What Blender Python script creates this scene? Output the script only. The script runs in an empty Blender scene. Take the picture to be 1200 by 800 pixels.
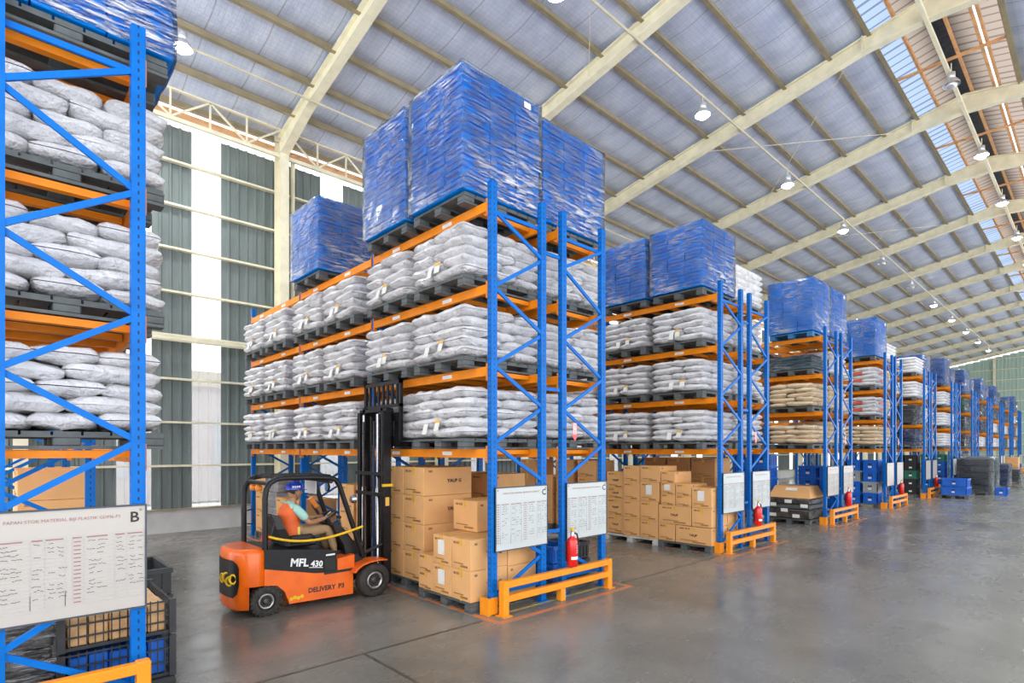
import bpy, bmesh, math, random
from mathutils import Vector, Matrix
random.seed(7)
# ---------------------------------------------------------------- camera, world, exposure
S = 2.3                      # one drawing unit = camera height = 2.3 m; all lengths below are in units
sc = bpy.context.scene
col = sc.collection
cam_data = bpy.data.cameras.new('camera')
cam_data.sensor_width = 36.0
cam_data.lens = 36.0 * 653.0 / 1200.0
cam_data.shift_y = 126.0 / 1200.0
cam_data.clip_end = 500
cam = bpy.data.objects.new('camera', cam_data)
col.objects.link(cam)
cam.location = (0, 0, S)
cam.rotation_euler = (math.pi / 2, 0, -math.atan2(0.683, 0.730))
sc.camera = cam
sc.view_settings.view_transform = 'Standard'
sc.view_settings.look = 'None'
sc.view_settings.gamma = 1.0
sc.view_settings.use_curve_mapping = False
sc.view_settings.exposure = 0.76
world = bpy.data.worlds.new('sky')
sc.world = world
world.use_nodes = True
wn = world.node_tree
wn.nodes['Background'].inputs[0].default_value = (0.93, 0.96, 1.0, 1)
wn.nodes['Background'].inputs[1].default_value = 1.9
try:
    sc.cycles.max_bounces = 8; sc.cycles.diffuse_bounces = 4; sc.cycles.glossy_bounces = 3
    sc.cycles.transparent_max_bounces = 10; sc.cycles.transmission_bounces = 3
    sc.cycles.sample_clamp_indirect = 6.0
except Exception:
    pass

# ---------------------------------------------------------------- materials
MATS = {}
def nodes_of(name):
    m = bpy.data.materials.new(name); m.use_nodes = True
    MATS[name] = m
    nt = m.node_tree
    return m, nt, nt.nodes['Principled BSDF']
def N(nt, t, **kw):
    n = nt.nodes.new(t)
    for k, v in kw.items(): setattr(n, k, v)
    return n
def mathn(nt, op, a, b=None, c=None):
    n = N(nt, 'ShaderNodeMath', operation=op)
    for i, v in enumerate((a, b, c)):
        if v is None: continue
        if hasattr(v, 'is_linked') or hasattr(v, 'links'): nt.links.new(v, n.inputs[i])
        else: n.inputs[i].default_value = v
    return n.outputs[0]
def mixcol(nt, fac, a, b):
    n = N(nt, 'ShaderNodeMix', data_type='RGBA')
    if hasattr(fac, 'links'): nt.links.new(fac, n.inputs[0])
    else: n.inputs[0].default_value = fac
    for i, v in ((6, a), (7, b)):
        if hasattr(v, 'links'): nt.links.new(v, n.inputs[i])
        else: n.inputs[i].default_value = (*v[:3], 1)
    return n.outputs[2]
def coords(nt, scale=(1, 1, 1), kind='Object'):
    tc = N(nt, 'ShaderNodeTexCoord'); mp = N(nt, 'ShaderNodeMapping')
    mp.inputs['Scale'].default_value = scale
    nt.links.new(tc.outputs[kind], mp.inputs[0])
    return mp.outputs[0]
def noise(nt, vec, scale, detail=3, rough=0.5, lo=0.35, hi=0.65):
    n = N(nt, 'ShaderNodeTexNoise'); n.inputs['Scale'].default_value = scale
    n.inputs['Detail'].default_value = detail; n.inputs['Roughness'].default_value = rough
    nt.links.new(vec, n.inputs['Vector'])
    r = N(nt, 'ShaderNodeMapRange'); r.inputs[1].default_value = lo; r.inputs[2].default_value = hi
    nt.links.new(n.outputs[0], r.inputs[0])
    return r.outputs[0]
def bump(nt, bsdf, h, strength=0.3, dist=0.02):
    b = N(nt, 'ShaderNodeBump'); b.inputs['Strength'].default_value = strength
    b.inputs['Distance'].default_value = dist
    nt.links.new(h, b.inputs['Height']); nt.links.new(b.outputs[0], bsdf.inputs['Normal'])
def mat(name, c, rough=0.5, metal=0.0, var=0.12, scale=6.0, c2=None, bmp=0.0, bscale=None, coat=0.0, emit=None, stretch=(1, 1, 1), spec=None, bdist=0.02):
    m, nt, b = nodes_of(name)
    b.inputs['Roughness'].default_value = rough; b.inputs['Metallic'].default_value = metal
    b.inputs['Coat Weight'].default_value = coat
    if spec is not None: b.inputs['Specular IOR Level'].default_value = spec
    v = coords(nt, stretch)
    f = noise(nt, v, scale)
    c2 = c2 or tuple(max(0, x * (1 - 2 * var)) for x in c)
    nt.links.new(mixcol(nt, f, c, c2), b.inputs['Base Color'])
    if bmp: bump(nt, b, noise(nt, v, bscale or scale * 3, 4, 0.6, 0.2, 0.8), bmp, bdist)
    if emit:
        b.inputs['Emission Color'].default_value = (*emit[:3], 1); b.inputs['Emission Strength'].default_value = emit[3]
    return m
def perforated(name, c):
    m, nt, b = nodes_of(name)
    tc = N(nt, 'ShaderNodeTexCoord'); sp = N(nt, 'ShaderNodeSeparateXYZ'); nt.links.new(tc.outputs['Object'], sp.inputs[0])
    fz = mathn(nt, 'FRACT', mathn(nt, 'MULTIPLY', sp.outputs[2], 13.0))
    slot = mathn(nt, 'LESS_THAN', fz, 0.42)
    def near(o, at): return mathn(nt, 'LESS_THAN', mathn(nt, 'ABSOLUTE', mathn(nt, 'SUBTRACT', mathn(nt, 'ABSOLUTE', o), at)), 0.006)
    ge = N(nt, 'ShaderNodeNewGeometry'); sn = N(nt, 'ShaderNodeSeparateXYZ'); nt.links.new(ge.outputs['Normal'], sn.inputs[0])
    fx = mathn(nt, 'GREATER_THAN', mathn(nt, 'ABSOLUTE', sn.outputs[0]), 0.7)
    fy = mathn(nt, 'GREATER_THAN', mathn(nt, 'ABSOLUTE', sn.outputs[1]), 0.7)
    hole = mathn(nt, 'MULTIPLY', slot, mathn(nt, 'MAXIMUM', mathn(nt, 'MULTIPLY', fy, near(sp.outputs[0], 0.0)), mathn(nt, 'MULTIPLY', fx, near(sp.outputs[1], 0.018))))
    base = mixcol(nt, noise(nt, coords(nt), 5), c, tuple(x * 0.82 for x in c))
    nt.links.new(mixcol(nt, hole, base, (0.02, 0.03, 0.06)), b.inputs['Base Color'])
    b.inputs['Roughness'].default_value = 0.38; b.inputs['Specular IOR Level'].default_value = 0.18
    return m
def film(name, tint=(0.93, 0.96, 1.0), amount=1.0):
    m, nt, b = nodes_of(name)
    out = nt.nodes['Material Output']; nt.nodes.remove(b)
    tc = N(nt, 'ShaderNodeTexCoord')
    def st(rot, sc_, scale, lo, hi):
        mp = N(nt, 'ShaderNodeMapping'); mp.inputs['Rotation'].default_value = rot; mp.inputs['Scale'].default_value = sc_
        nt.links.new(tc.outputs['Object'], mp.inputs[0])
        return noise(nt, mp.outputs[0], scale, 5, 0.65, lo, hi)
    s1 = st((0.30, 0.30, 0.2), (1.5, 1.5, 13), 2.3, 0.49, 0.64)
    s2 = st((-0.22, 0.15, 0.1), (2.5, 2.5, 20), 3.0, 0.52, 0.66)
    patch = noise(nt, coords(nt), 0.8, 2, 0.5, 0.36, 0.62)
    a = mathn(nt, 'MULTIPLY', mathn(nt, 'ADD', s1, mathn(nt, 'MULTIPLY', s2, 0.6)), mathn(nt, 'ADD', mathn(nt, 'MULTIPLY', patch, 0.75), 0.12))
    al = mathn(nt, 'MINIMUM', mathn(nt, 'MULTIPLY', a, amount), 0.85)
    d = N(nt, 'ShaderNodeBsdfDiffuse'); d.inputs[0].default_value = (*tint, 1)
    tr = N(nt, 'ShaderNodeBsdfTransparent'); g = N(nt, 'ShaderNodeBsdfGlossy'); g.inputs['Roughness'].default_value = 0.14
    bp = N(nt, 'ShaderNodeBump'); bp.inputs['Strength'].default_value = 0.7; bp.inputs['Distance'].default_value = 0.04
    nt.links.new(mathn(nt, 'ADD', s1, s2), bp.inputs['Height']); nt.links.new(bp.outputs[0], g.inputs['Normal'])
    fr = N(nt, 'ShaderNodeFresnel'); fr.inputs['IOR'].default_value = 1.45; nt.links.new(bp.outputs[0], fr.inputs['Normal'])
    x1 = N(nt, 'ShaderNodeMixShader'); nt.links.new(al, x1.inputs[0]); nt.links.new(tr.outputs[0], x1.inputs[1]); nt.links.new(d.outputs[0], x1.inputs[2])
    x2 = N(nt, 'ShaderNodeMixShader'); nt.links.new(fr.outputs[0], x2.inputs[0]); nt.links.new(x1.outputs[0], x2.inputs[1]); nt.links.new(g.outputs[0], x2.inputs[2])
    nt.links.new(x2.outputs[0], out.inputs[0])
    return m
perforated('blue_post', (0.0, 0.150, 0.56))
mat('blue_steel', (0.0, 0.155, 0.58), 0.4, 0, 0.06, spec=0.18)
mat('orange_steel', (0.93, 0.27, 0.008), 0.42, 0, 0.08, 3, spec=0.25)
mat('guard_orange', (0.95, 0.32, 0.01), 0.4, 0, 0.06, 4)
mat('sticker', (0.85, 0.85, 0.83), 0.5, 0, 0.03)
mat('bag_white', (0.80, 0.79, 0.80), 0.40, 0, 0.08, 3, bmp=0.8, bscale=6, coat=0.5, bdist=0.07)
mat('bag_beige', (0.80, 0.63, 0.42), 0.5, 0, 0.10, 3, bmp=0.4, bscale=9, coat=0.25)
mat('bag_red', (0.75, 0.10, 0.04), 0.5, 0, 0.05)
mat('tag_paper', (0.86, 0.85, 0.80), 0.6, 0, 0.05)
mat('tag_amber', (0.90, 0.52, 0.10), 0.6, 0, 0.05)
mat('pallet_grey', (0.105, 0.12, 0.12), 0.55, 0, 0.15, 8)
mat('pallet_white', (0.62, 0.61, 0.58), 0.6, 0, 0.15, 8)
mat('pallet_blue', (0.02, 0.20, 0.45), 0.5, 0, 0.12, 8)
mat('pallet_wood', (0.50, 0.33, 0.18), 0.7, 0, 0.15, 8)
mat('blue_carton', (0.0, 0.30, 1.0), 0.45, 0, 0.06, 2.5, spec=0.15)
mat('blue_print', (0.005, 0.10, 0.60), 0.5, 0, 0.03)
film('stretch_film', amount=0.8)
film('clear_film', (0.95, 0.97, 1.0), 0.42)
mat('black_film', (0.035, 0.033, 0.032), 0.18, 0, 0.3, 6, c2=(0.10, 0.09, 0.08), bmp=0.6, bscale=9)
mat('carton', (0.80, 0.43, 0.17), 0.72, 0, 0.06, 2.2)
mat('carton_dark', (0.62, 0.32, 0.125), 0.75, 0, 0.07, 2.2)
mat('tape', (0.80, 0.45, 0.07), 0.35, 0, 0.06)
mat('ink', (0.035, 0.028, 0.025), 0.6, 0, 0.02)
mat('ink_brown', (0.33, 0.17, 0.07), 0.6, 0, 0.02)
mat('ink_red', (0.36, 0.17, 0.15), 0.6, 0, 0.02)
mat('ink_grey', (0.36, 0.37, 0.40), 0.6, 0, 0.02)
mat('line_grey', (0.50, 0.50, 0.50), 0.6, 0, 0.02)
mat('board_white', (0.56, 0.59, 0.58), 0.28, 0, 0.02, 2)
mat('board_cream', (0.50, 0.46, 0.42), 0.28, 0, 0.02, 2)
mat('board_frame', (0.07, 0.08, 0.10), 0.4, 0.3, 0.05)
mat('cream_steel', (0.90, 0.84, 0.62), 0.5, 0, 0.07, 3)
mat('purlin_steel', (0.34, 0.28, 0.17), 0.5, 0, 0.10, 3)
mat('pipe_steel', (0.66, 0.60, 0.44), 0.5, 0, 0.07, 3)
mat('rust_steel', (0.80, 0.42, 0.18), 0.55, 0, 0.12, 4)
mat('wall_sheet', (0.19, 0.23, 0.222), 0.45, 0, 0.10, 1.5, stretch=(3, 3, 0.5))
mat('end_sheet', (0.46, 0.60, 0.51), 0.5, 0, 0.08, 1.0, stretch=(3, 3, 0.4))
mat('white_sheet', (0.80, 0.81, 0.80), 0.5, 0, 0.06, 2)
mat('concrete_wall', (0.72, 0.71, 0.69), 0.8, 0, 0.08, 2, bmp=0.2)
mat('ledge', (0.40, 0.34, 0.22), 0.8, 0, 0.12, 4)
mat('paint_line', (0.62, 0.20, 0.06), 0.55, 0, 0.25, 5, c2=(0.36, 0.20, 0.12))
mat('paint_yellow', (0.60, 0.47, 0.08), 0.55, 0, 0.25, 5, c2=(0.30, 0.26, 0.15))
mat('joint', (0.085, 0.068, 0.045), 0.8, 0, 0.2, 5)
mat('lamp_glow', (1, 1, 1), 0.5, 0, 0.0, emit=(0.97, 1.0, 0.98, 45))
mat('lamp_shell', (0.75, 0.76, 0.78), 0.3, 0.6, 0.04)
mat('black_paint', (0.013, 0.013, 0.015), 0.38, 0, 0.2, 8, spec=0.35)
mat('black_plastic', (0.017, 0.017, 0.018), 0.5, 0, 0.2, 8)
mat('rubber', (0.055, 0.048, 0.042), 0.85, 0, 0.25, 14, bmp=0.3)
mat('fork_orange', (0.95, 0.16, 0.004), 0.3, 0, 0.08, 5, c2=(0.85, 0.13, 0.006), coat=0.3)
mat('steel_rim', (0.55, 0.54, 0.52), 0.35, 0.7, 0.2, 12)
mat('chrome', (0.50, 0.52, 0.55), 0.25, 1.0, 0.05)
mat('chain_steel', (0.12, 0.11, 0.10), 0.45, 0.7, 0.3, 30)
mat('yellow', (0.90, 0.55, 0.01), 0.45, 0, 0.08)
mat('white_paint', (0.85, 0.85, 0.85), 0.4, 0, 0.03)
mat('ext_red', (0.80, 0.012, 0.010), 0.25, 0, 0.05, coat=0.5)
mat('cone_red', (0.78, 0.05, 0.03), 0.5, 0, 0.05)
mat('sign_white', (0.9, 0.9, 0.9), 0.4, 0, 0.02)
mat('skin', (0.46, 0.235, 0.13), 0.5, 0, 0.06, 20)
mat('hair', (0.012, 0.010, 0.010), 0.6, 0, 0.1, 30)
mat('mint', (0.42, 0.72, 0.62), 0.8, 0, 0.06, 8, bmp=0.15)
mat('vest', (0.90, 0.15, 0.03), 0.6, 0, 0.06, 8, bmp=0.15)
mat('reflective', (0.85, 0.80, 0.10), 0.35, 0, 0.05)
mat('khaki', (0.42, 0.27, 0.14), 0.8, 0, 0.08, 8, bmp=0.15)
mat('helmet_blue', (0.01, 0.045, 0.50), 0.25, 0, 0.03, coat=0.4)
mat('crate_blue', (0.01, 0.15, 0.66), 0.4, 0, 0.08, 5)
mat('crate_black', (0.03, 0.032, 0.035), 0.5, 0, 0.15, 6)
mat('crate_green', (0.03, 0.20, 0.12), 0.5, 0, 0.12, 6)
mat('crate_grey', (0.42, 0.43, 0.43), 0.5, 0, 0.1, 6)
mat('goods_orange', (0.85, 0.50, 0.22), 0.5, 0, 0.15, 12)
mat('dark_goods', (0.04, 0.06, 0.085), 0.4, 0, 0.3, 5, bmp=0.3)
mat('teal_goods', (0.03, 0.15, 0.22), 0.35, 0, 0.3, 5, bmp=0.3)
mat('blue_wrap', (0.02, 0.19, 0.70), 0.25, 0, 0.15, 3, bmp=0.5, bscale=10)
mat('dark_blue', (0.015, 0.055, 0.24), 0.3, 0, 0.2, 4, bmp=0.4)
mat('white_wrap', (0.72, 0.72, 0.72), 0.3, 0, 0.1, 4, bmp=0.5)
mat('glass_mirror', (0.6, 0.65, 0.7), 0.05, 0.9, 0.02)
mat('outside_wall', (0.42, 0.36, 0.34), 0.8, 0, 0.08)
mat('outside_band', (0.40, 0.33, 0.22), 0.8, 0, 0.08)
mat('outside_window', (0.34, 0.36, 0.38), 0.5, 0, 0.08)
mat('amber', (0.85, 0.25, 0.02), 0.25, 0, 0.05)

def floor_mat():
    m, nt, b = nodes_of('floor_concrete')
    v = coords(nt)
    big = noise(nt, v, 0.35, 5, 0.6, 0.32, 0.68)
    mid = noise(nt, coords(nt, (1, 1.8, 1)), 0.8, 5, 0.6, 0.30, 0.70)
    fine = noise(nt, v, 22, 3, 0.6, 0.3, 0.7)
    c1 = mixcol(nt, big, (0.10, 0.092, 0.076), (0.27, 0.255, 0.225))
    c2 = mixcol(nt, mathn(nt, 'MULTIPLY', mid, 0.5), c1, (0.125, 0.12, 0.10))
    c3 = mixcol(nt, mathn(nt, 'MULTIPLY', fine, 0.22), c2, (0.30, 0.29, 0.27))
    nt.links.new(c3, b.inputs['Base Color'])
    r = N(nt, 'ShaderNodeMapRange'); r.inputs[3].default_value = 0.15; r.inputs[4].default_value = 0.36
    nt.links.new(mid, r.inputs[0]); nt.links.new(r.outputs[0], b.inputs['Roughness'])
    bump(nt, b, fine, 0.05, 0.01)
floor_mat()
def foil_mat(name, c, c2, metal=0.55):
    m, nt, b = nodes_of(name)
    tc = N(nt, 'ShaderNodeTexCoord'); sp = N(nt, 'ShaderNodeSeparateXYZ'); nt.links.new(tc.outputs['Object'], sp.inputs[0])
    v = coords(nt)
    gx = mathn(nt, 'LESS_THAN', mathn(nt, 'FRACT', mathn(nt, 'MULTIPLY', sp.outputs[0], 8.0)), 0.14)
    gy = mathn(nt, 'LESS_THAN', mathn(nt, 'FRACT', mathn(nt, 'MULTIPLY', sp.outputs[1], 8.0)), 0.14)
    seam = mathn(nt, 'LESS_THAN', mathn(nt, 'FRACT', mathn(nt, 'MULTIPLY', sp.outputs[0], 0.80)), 0.025)
    n1 = noise(nt, coords(nt, (1.0, 0.5, 1)), 1.6, 5, 0.65)
    base = mixcol(nt, n1, c, c2)
    base = mixcol(nt, mathn(nt, 'MULTIPLY', mathn(nt, 'MAXIMUM', gx, gy), 0.15), base, (0.20, 0.20, 0.20))
    base = mixcol(nt, mathn(nt, 'MULTIPLY', seam, 0.45), base, (0.25, 0.24, 0.22))
    nt.links.new(base, b.inputs['Base Color'])
    b.inputs['Metallic'].default_value = metal; b.inputs['Roughness'].default_value = 0.42
    bump(nt, b, noise(nt, coords(nt, (2.2, 1.0, 1)), 3.0, 4, 0.6, 0.2, 0.8), 0.35, 0.05)
foil_mat('roof_foil', (0.74, 0.80, 0.98), (0.55, 0.62, 0.80), 0.35)
def translucent(name, c, clear, ribs=0.0):
    m, nt, b = nodes_of(name)
    out = nt.nodes['Material Output']; nt.nodes.remove(b)
    t = N(nt, 'ShaderNodeBsdfTranslucent'); t.inputs[0].default_value = (*c, 1)
    d = N(nt, 'ShaderNodeBsdfTransparent'); d.inputs[0].default_value = (*c, 1)
    x = N(nt, 'ShaderNodeMixShader'); x.inputs[0].default_value = clear
    nt.links.new(t.outputs[0], x.inputs[1]); nt.links.new(d.outputs[0], x.inputs[2]); nt.links.new(x.outputs[0], out.inputs[0])
    if ribs:                                   # dark rib and lap lines: corrugation shading painted into the sheet colour
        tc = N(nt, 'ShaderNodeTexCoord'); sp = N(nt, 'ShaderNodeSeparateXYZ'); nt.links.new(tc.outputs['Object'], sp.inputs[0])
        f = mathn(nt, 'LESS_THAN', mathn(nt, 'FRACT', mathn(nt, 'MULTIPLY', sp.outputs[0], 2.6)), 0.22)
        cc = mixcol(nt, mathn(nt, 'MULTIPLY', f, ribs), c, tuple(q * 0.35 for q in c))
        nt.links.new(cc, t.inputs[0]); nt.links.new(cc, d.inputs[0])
translucent('light_sheet', (0.95, 0.96, 0.97), 0.75)
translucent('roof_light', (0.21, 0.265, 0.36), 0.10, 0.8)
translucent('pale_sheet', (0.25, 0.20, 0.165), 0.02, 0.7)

# ---------------------------------------------------------------- mesh helpers
class MB:
    def __init__(s): s.v = []; s.f = []; s.sm = []
    def _add(s, vs, fs, smooth=False):
        o = len(s.v); s.v += [tuple(p) for p in vs]
        for f in fs: s.f.append(tuple(i + o for i in f)); s.sm.append(smooth)
        return s
    def box(s, x0, x1, y0, y1, z0, z1):
        vs = [(x, y, z) for z in (z0, z1) for y in (y0, y1) for x in (x0, x1)]
        return s._add(vs, [(0, 2, 3, 1), (4, 5, 7, 6), (0, 1, 5, 4), (2, 6, 7, 3), (0, 4, 6, 2), (1, 3, 7, 5)])
    def rbox(s, x0, x1, y0, y1, z0, z1, b):
        # box with chamfered vertical and horizontal edges
        xs = (x0, x0 + b, x1 - b, x1); ys = (y0, y0 + b, y1 - b, y1)
        def ring(i, z):
            return [(x0 + i, y0 + b, z), (x0 + b, y0 + i, z), (x1 - b, y0 + i, z), (x1 - i, y0 + b, z), (x1 - i, y1 - b, z), (x1 - b, y1 - i, z), (x0 + b, y1 - i, z), (x0 + i, y1 - b, z)]
        rs = [ring(b, z0), ring(0, z0 + b), ring(0, z1 - b), ring(b, z1)]
        return s.loft(rs, False)
    def loft(s, rings, smooth=True, caps=True):
        n = len(rings[0]); vs = [p for r in rings for p in r]; fs = []
        for k in range(len(rings) - 1):
            for i in range(n):
                j = (i + 1) % n
                fs.append((k * n + i, k * n + j, (k + 1) * n + j, (k + 1) * n + i))
        s._add(vs, fs, smooth)
        if caps:
            s._add(rings[0], [tuple(range(n))[::-1]]); s._add(rings[-1], [tuple(range(n))])
        return s
    def bar(s, p, q, w, t=None, up=(0, 0, 1)):
        p = Vector(p); q = Vector(q); t = t or w
        d = (q - p).normalized(); u = Vector(up)
        if abs(d.dot(u)) > 0.99: u = Vector((1, 0, 0))
        a = d.cross(u).normalized(); c = a.cross(d)
        rs = []
        for e in (p, q):
            rs.append([e + a * w / 2 * i + c * t / 2 * j for i, j in ((-1, -1), (1, -1), (1, 1), (-1, 1))])
        return s.loft(rs, False)
    def tube(s, path, r, n=8, smooth=True):
        path = [Vector(p) for p in path]; rs = []
        prev = None
        for i, p in enumerate(path):
            d = (path[min(i + 1, len(path) - 1)] - path[max(i - 1, 0)]).normalized()
            if prev is None:
                u = Vector((0, 0, 1)) if abs(d.z) < 0.9 else Vector((1, 0, 0))
                a = d.cross(u).normalized()
            else:
                a = (prev - d * prev.dot(d)).normalized()
            prev = a; b = d.cross(a)
            rr = r[i] if isinstance(r, (list, tuple)) else r
            rs.append([p + (a * math.cos(2 * math.pi * k / n) + b * math.sin(2 * math.pi * k / n)) * rr for k in range(n)])
        return s.loft(rs, smooth)
    def lathe(s, prof, c=(0, 0, 0), axis='z', n=16, smooth=True, caps=True):
        rs = []
        for r, h in prof:
            ring = []
            for k in range(n):
                a = 2 * math.pi * k / n; x, y = r * math.cos(a), r * math.sin(a)
                p = {'z': (x, y, h), 'y': (x, h, -y), 'x': (h, x, y)}[axis]
                ring.append((p[0] + c[0], p[1] + c[1], p[2] + c[2]))
            rs.append(ring)
        return s.loft(rs, smooth, caps)
    def prism(s, poly, axis, a, b):
        # poly: list of 2-D points; axis y -> (x,z), axis x -> (y,z), axis z -> (x,y)
        def P(u, v, w): return {'y': (u, w, v), 'x': (w, u, v), 'z': (u, v, w)}[axis]
        return s.loft([[P(u, v, a) for u, v in poly], [P(u, v, b) for u, v in poly]], False)
    def quad(s, a, b, c, d): return s._add([a, b, c, d], [(0, 1, 2, 3)])
    def mesh(s, name):
        m = bpy.data.meshes.new(name)
        m.from_pydata([(x * S, y * S, z * S) for x, y, z in s.v], [], s.f)
        m.polygons.foreach_set('use_smooth', s.sm)
        m.update()
        bm = bmesh.new(); bm.from_mesh(m); bmesh.ops.recalc_face_normals(bm, faces=bm.faces); bm.to_mesh(m); bm.free()
        return m
CACHE = {}
def cached(key, fn):
    if key not in CACHE: CACHE[key] = fn().mesh(key if isinstance(key, str) else str(key[0]))
    return CACHE[key]
def obj(name, geo, material, parent=None, loc=(0, 0, 0), rot=(0, 0, 0), scale=None):
    me = geo.mesh(name) if isinstance(geo, MB) else geo
    if material and not me.materials: me.materials.append(MATS[material])
    o = bpy.data.objects.new(name, me); col.objects.link(o)
    o.location = (loc[0] * S, loc[1] * S, loc[2] * S); o.rotation_euler = rot
    if scale: o.scale = scale
    if material and me.materials[0] is not MATS[material]:
        o.material_slots[0].link = 'OBJECT'; o.material_slots[0].material = MATS[material]
    if parent: o.parent = parent
    return o
def empty(name, loc=(0, 0, 0), rz=0.0, label=None, cat=None, group=None):
    o = bpy.data.objects.new(name, None); col.objects.link(o)
    o.location = (loc[0] * S, loc[1] * S, loc[2] * S); o.rotation_euler = (0, 0, rz)
    o.empty_display_size = 0.2
    if label: tag(o, label, cat, group)
    return o
def tag(o, label, cat=None, group=None, kind=None):
    o['label'] = label
    if cat: o['category'] = cat
    if group: o['group'] = group
    if kind: o['kind'] = kind
    return o
def box(*a): return MB().box(*a)
TEXT = {}
def text_mesh(s, size, bold=0.0, align='LEFT'):
    k = (s, size, bold, align)
    if k not in TEXT:
        cu = bpy.data.curves.new('lettering', 'FONT'); cu.body = s; cu.size = size * S
        cu.align_x = align; cu.offset = bold * S; cu.resolution_u = 2
        o = bpy.data.objects.new('lettering', cu); col.objects.link(o)
        dg = bpy.context.evaluated_depsgraph_get()
        me = bpy.data.meshes.new_from_object(o.evaluated_get(dg))
        me.materials.clear()
        bpy.data.objects.remove(o); bpy.data.curves.remove(cu)
        TEXT[k] = me
    return TEXT[k]
FACE_Y = (math.pi / 2, 0, 0)                 # lettering on a face that looks towards -Y
FACE_X = (math.pi / 2, 0, -math.pi / 2)      # lettering on a face that looks towards -X

# ---------------------------------------------------------------- the hall
WALL_Y = 7.65
RIDGE_Y, SLOPE = 1.45, 0.19
X_MIN, X_MAX = -2.0, 38.0
def raft_z(y): return 5.05 + SLOPE * (7.5 - (y if y >= RIDGE_Y else 2 * RIDGE_Y - y))
PORTAL = [2.82 + 2.6 * k for k in range(-1, 14)]

fl = obj('floor', box(X_MIN, X_MAX + 1, -4.0, WALL_Y + 0.1, -0.1, 0), 'floor_concrete')
tag(fl, 'polished grey concrete warehouse floor with worn patches', kind='structure')
ROWX = [None] + [2.223 + 2.912 * k for k in range(11)]   # front post of row k
ROWX[2], ROWX[3], ROWX[4] = 5.134, 8.054, 10.95
def floor_line(x0, x1, y0, y1, m='paint_line', z=0.0012):
    obj('painted_line', box(x0, x1, y0, y1, 0, z), m, fl)
for k in range(1, 6):
    x = ROWX[k]
    floor_line(x - 0.115, x - 0.075, 2.40, 6.9)
    floor_line(x - 0.115, x + 1.20, 2.36, 2.40)
    floor_line(x + 1.16, x + 1.20, 2.40, 6.9)
    floor_line(x + 0.10, x + 1.0, 2.50, 2.525, 'paint_yellow')
obj('floor_joint', box(0.45, 2.09, 2.475, 2.492, 0, 0.0006), 'joint', fl)
obj('floor_joint', box(1.325, 1.342, -2, 2.475, 0, 0.0006), 'joint', fl)
obj('floor_joint', box(3.45, 5.0, 2.475, 2.486, 0, 0.0006), 'joint', fl)
gr = obj('ground', box(-30, 70, WALL_Y + 0.1, 30, -0.3, -0.05), 'concrete_wall')
tag(gr, 'pale yard outside behind the wall', kind='structure')

def corrugated(w, h, pitch=0.085, depth=0.016, vertical=True):
    # trapezoid sheet in the XZ plane, ribs vertical, proud towards -y
    m = MB(); n = max(1, round(w / pitch)); p = w / n; pts = []
    for i in range(n):
        a = i * p
        pts += [(a, 0), (a + p * 0.62, 0), (a + p * 0.72, -depth), (a + p * 0.90, -depth)]
    pts.append((w, 0))
    vs = [(x, y, z) for z in (0, h) for x, y in pts]; k = len(pts)
    return m._add(vs, [(i, i + 1, k + i + 1, k + i) for i in range(k - 1)])
wb = obj('wall_back', box(X_MIN, X_MAX, WALL_Y, WALL_Y + 0.09, 0, 0.27), 'concrete_wall')
tag(wb, 'long side wall with dark ribbed sheets above a white dwarf wall', kind='structure')
obj('ledge', box(X_MIN, X_MAX, WALL_Y - 0.03, WALL_Y + 0.09, 0.27, 0.285), 'ledge', wb)
strips = [(1.0426, 1.38), (1.807, 2.134), (3.444, 3.78), (4.6, 4.93), (6.2, 6.53), (7.3, 7.63)]
x = 8.9
while x < 37: strips.append((x, x + 0.33)); x += 1.3
strips = [(-1.3, -0.97), (-0.3, 0.03)] + strips
edge = X_MIN
def wall_sheet(a, b):
    n = max(1, round((b - a) / 0.9)); w = (b - a) / n
    for i in range(n):
        obj('wall_sheet', cached(('wall_sheet', round(w, 3)), lambda: corrugated(w, 4.60, 0.11, 0.02)), 'wall_sheet', wb, (a + i * w, WALL_Y + 0.04, 0.285))
for a, b in strips:
    wall_sheet(edge, a)
    obj('light_sheet', cached(('light_sheet', round(b - a, 3)), lambda: corrugated(b - a, 4.60, 0.11, 0.012)), 'light_sheet', wb, (a, WALL_Y + 0.045, 0.285))
    edge = b
wall_sheet(edge, X_MAX)
k = X_MIN
while k < X_MAX:
    obj('eave_light_sheet', cached('eave_light_sheet', lambda: corrugated(2.0, 0.40, 0.11, 0.012)), 'light_sheet', wb, (k, WALL_Y + 0.03, 4.90)); k += 2.0
obj('eave_gutter', box(X_MIN, X_MAX, WALL_Y - 0.06, WALL_Y + 0.02, 5.00, 5.04), 'rust_steel', wb)
for i in range(8):
    z = 0.80 + 0.52 * i
    if z < 4.8:
        obj('girt', box(X_MIN, X_MAX, WALL_Y - 0.05, WALL_Y + 0.018, z - 0.012, z + 0.012), 'cream_steel', wb)
for zz, yy in ((2.30, 7.47), (2.30, 7.57)):
    obj('cable_tray_rail', box(X_MIN, X_MAX, yy - 0.012, yy + 0.012, zz - 0.02, zz + 0.02), 'cream_steel', wb)
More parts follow.
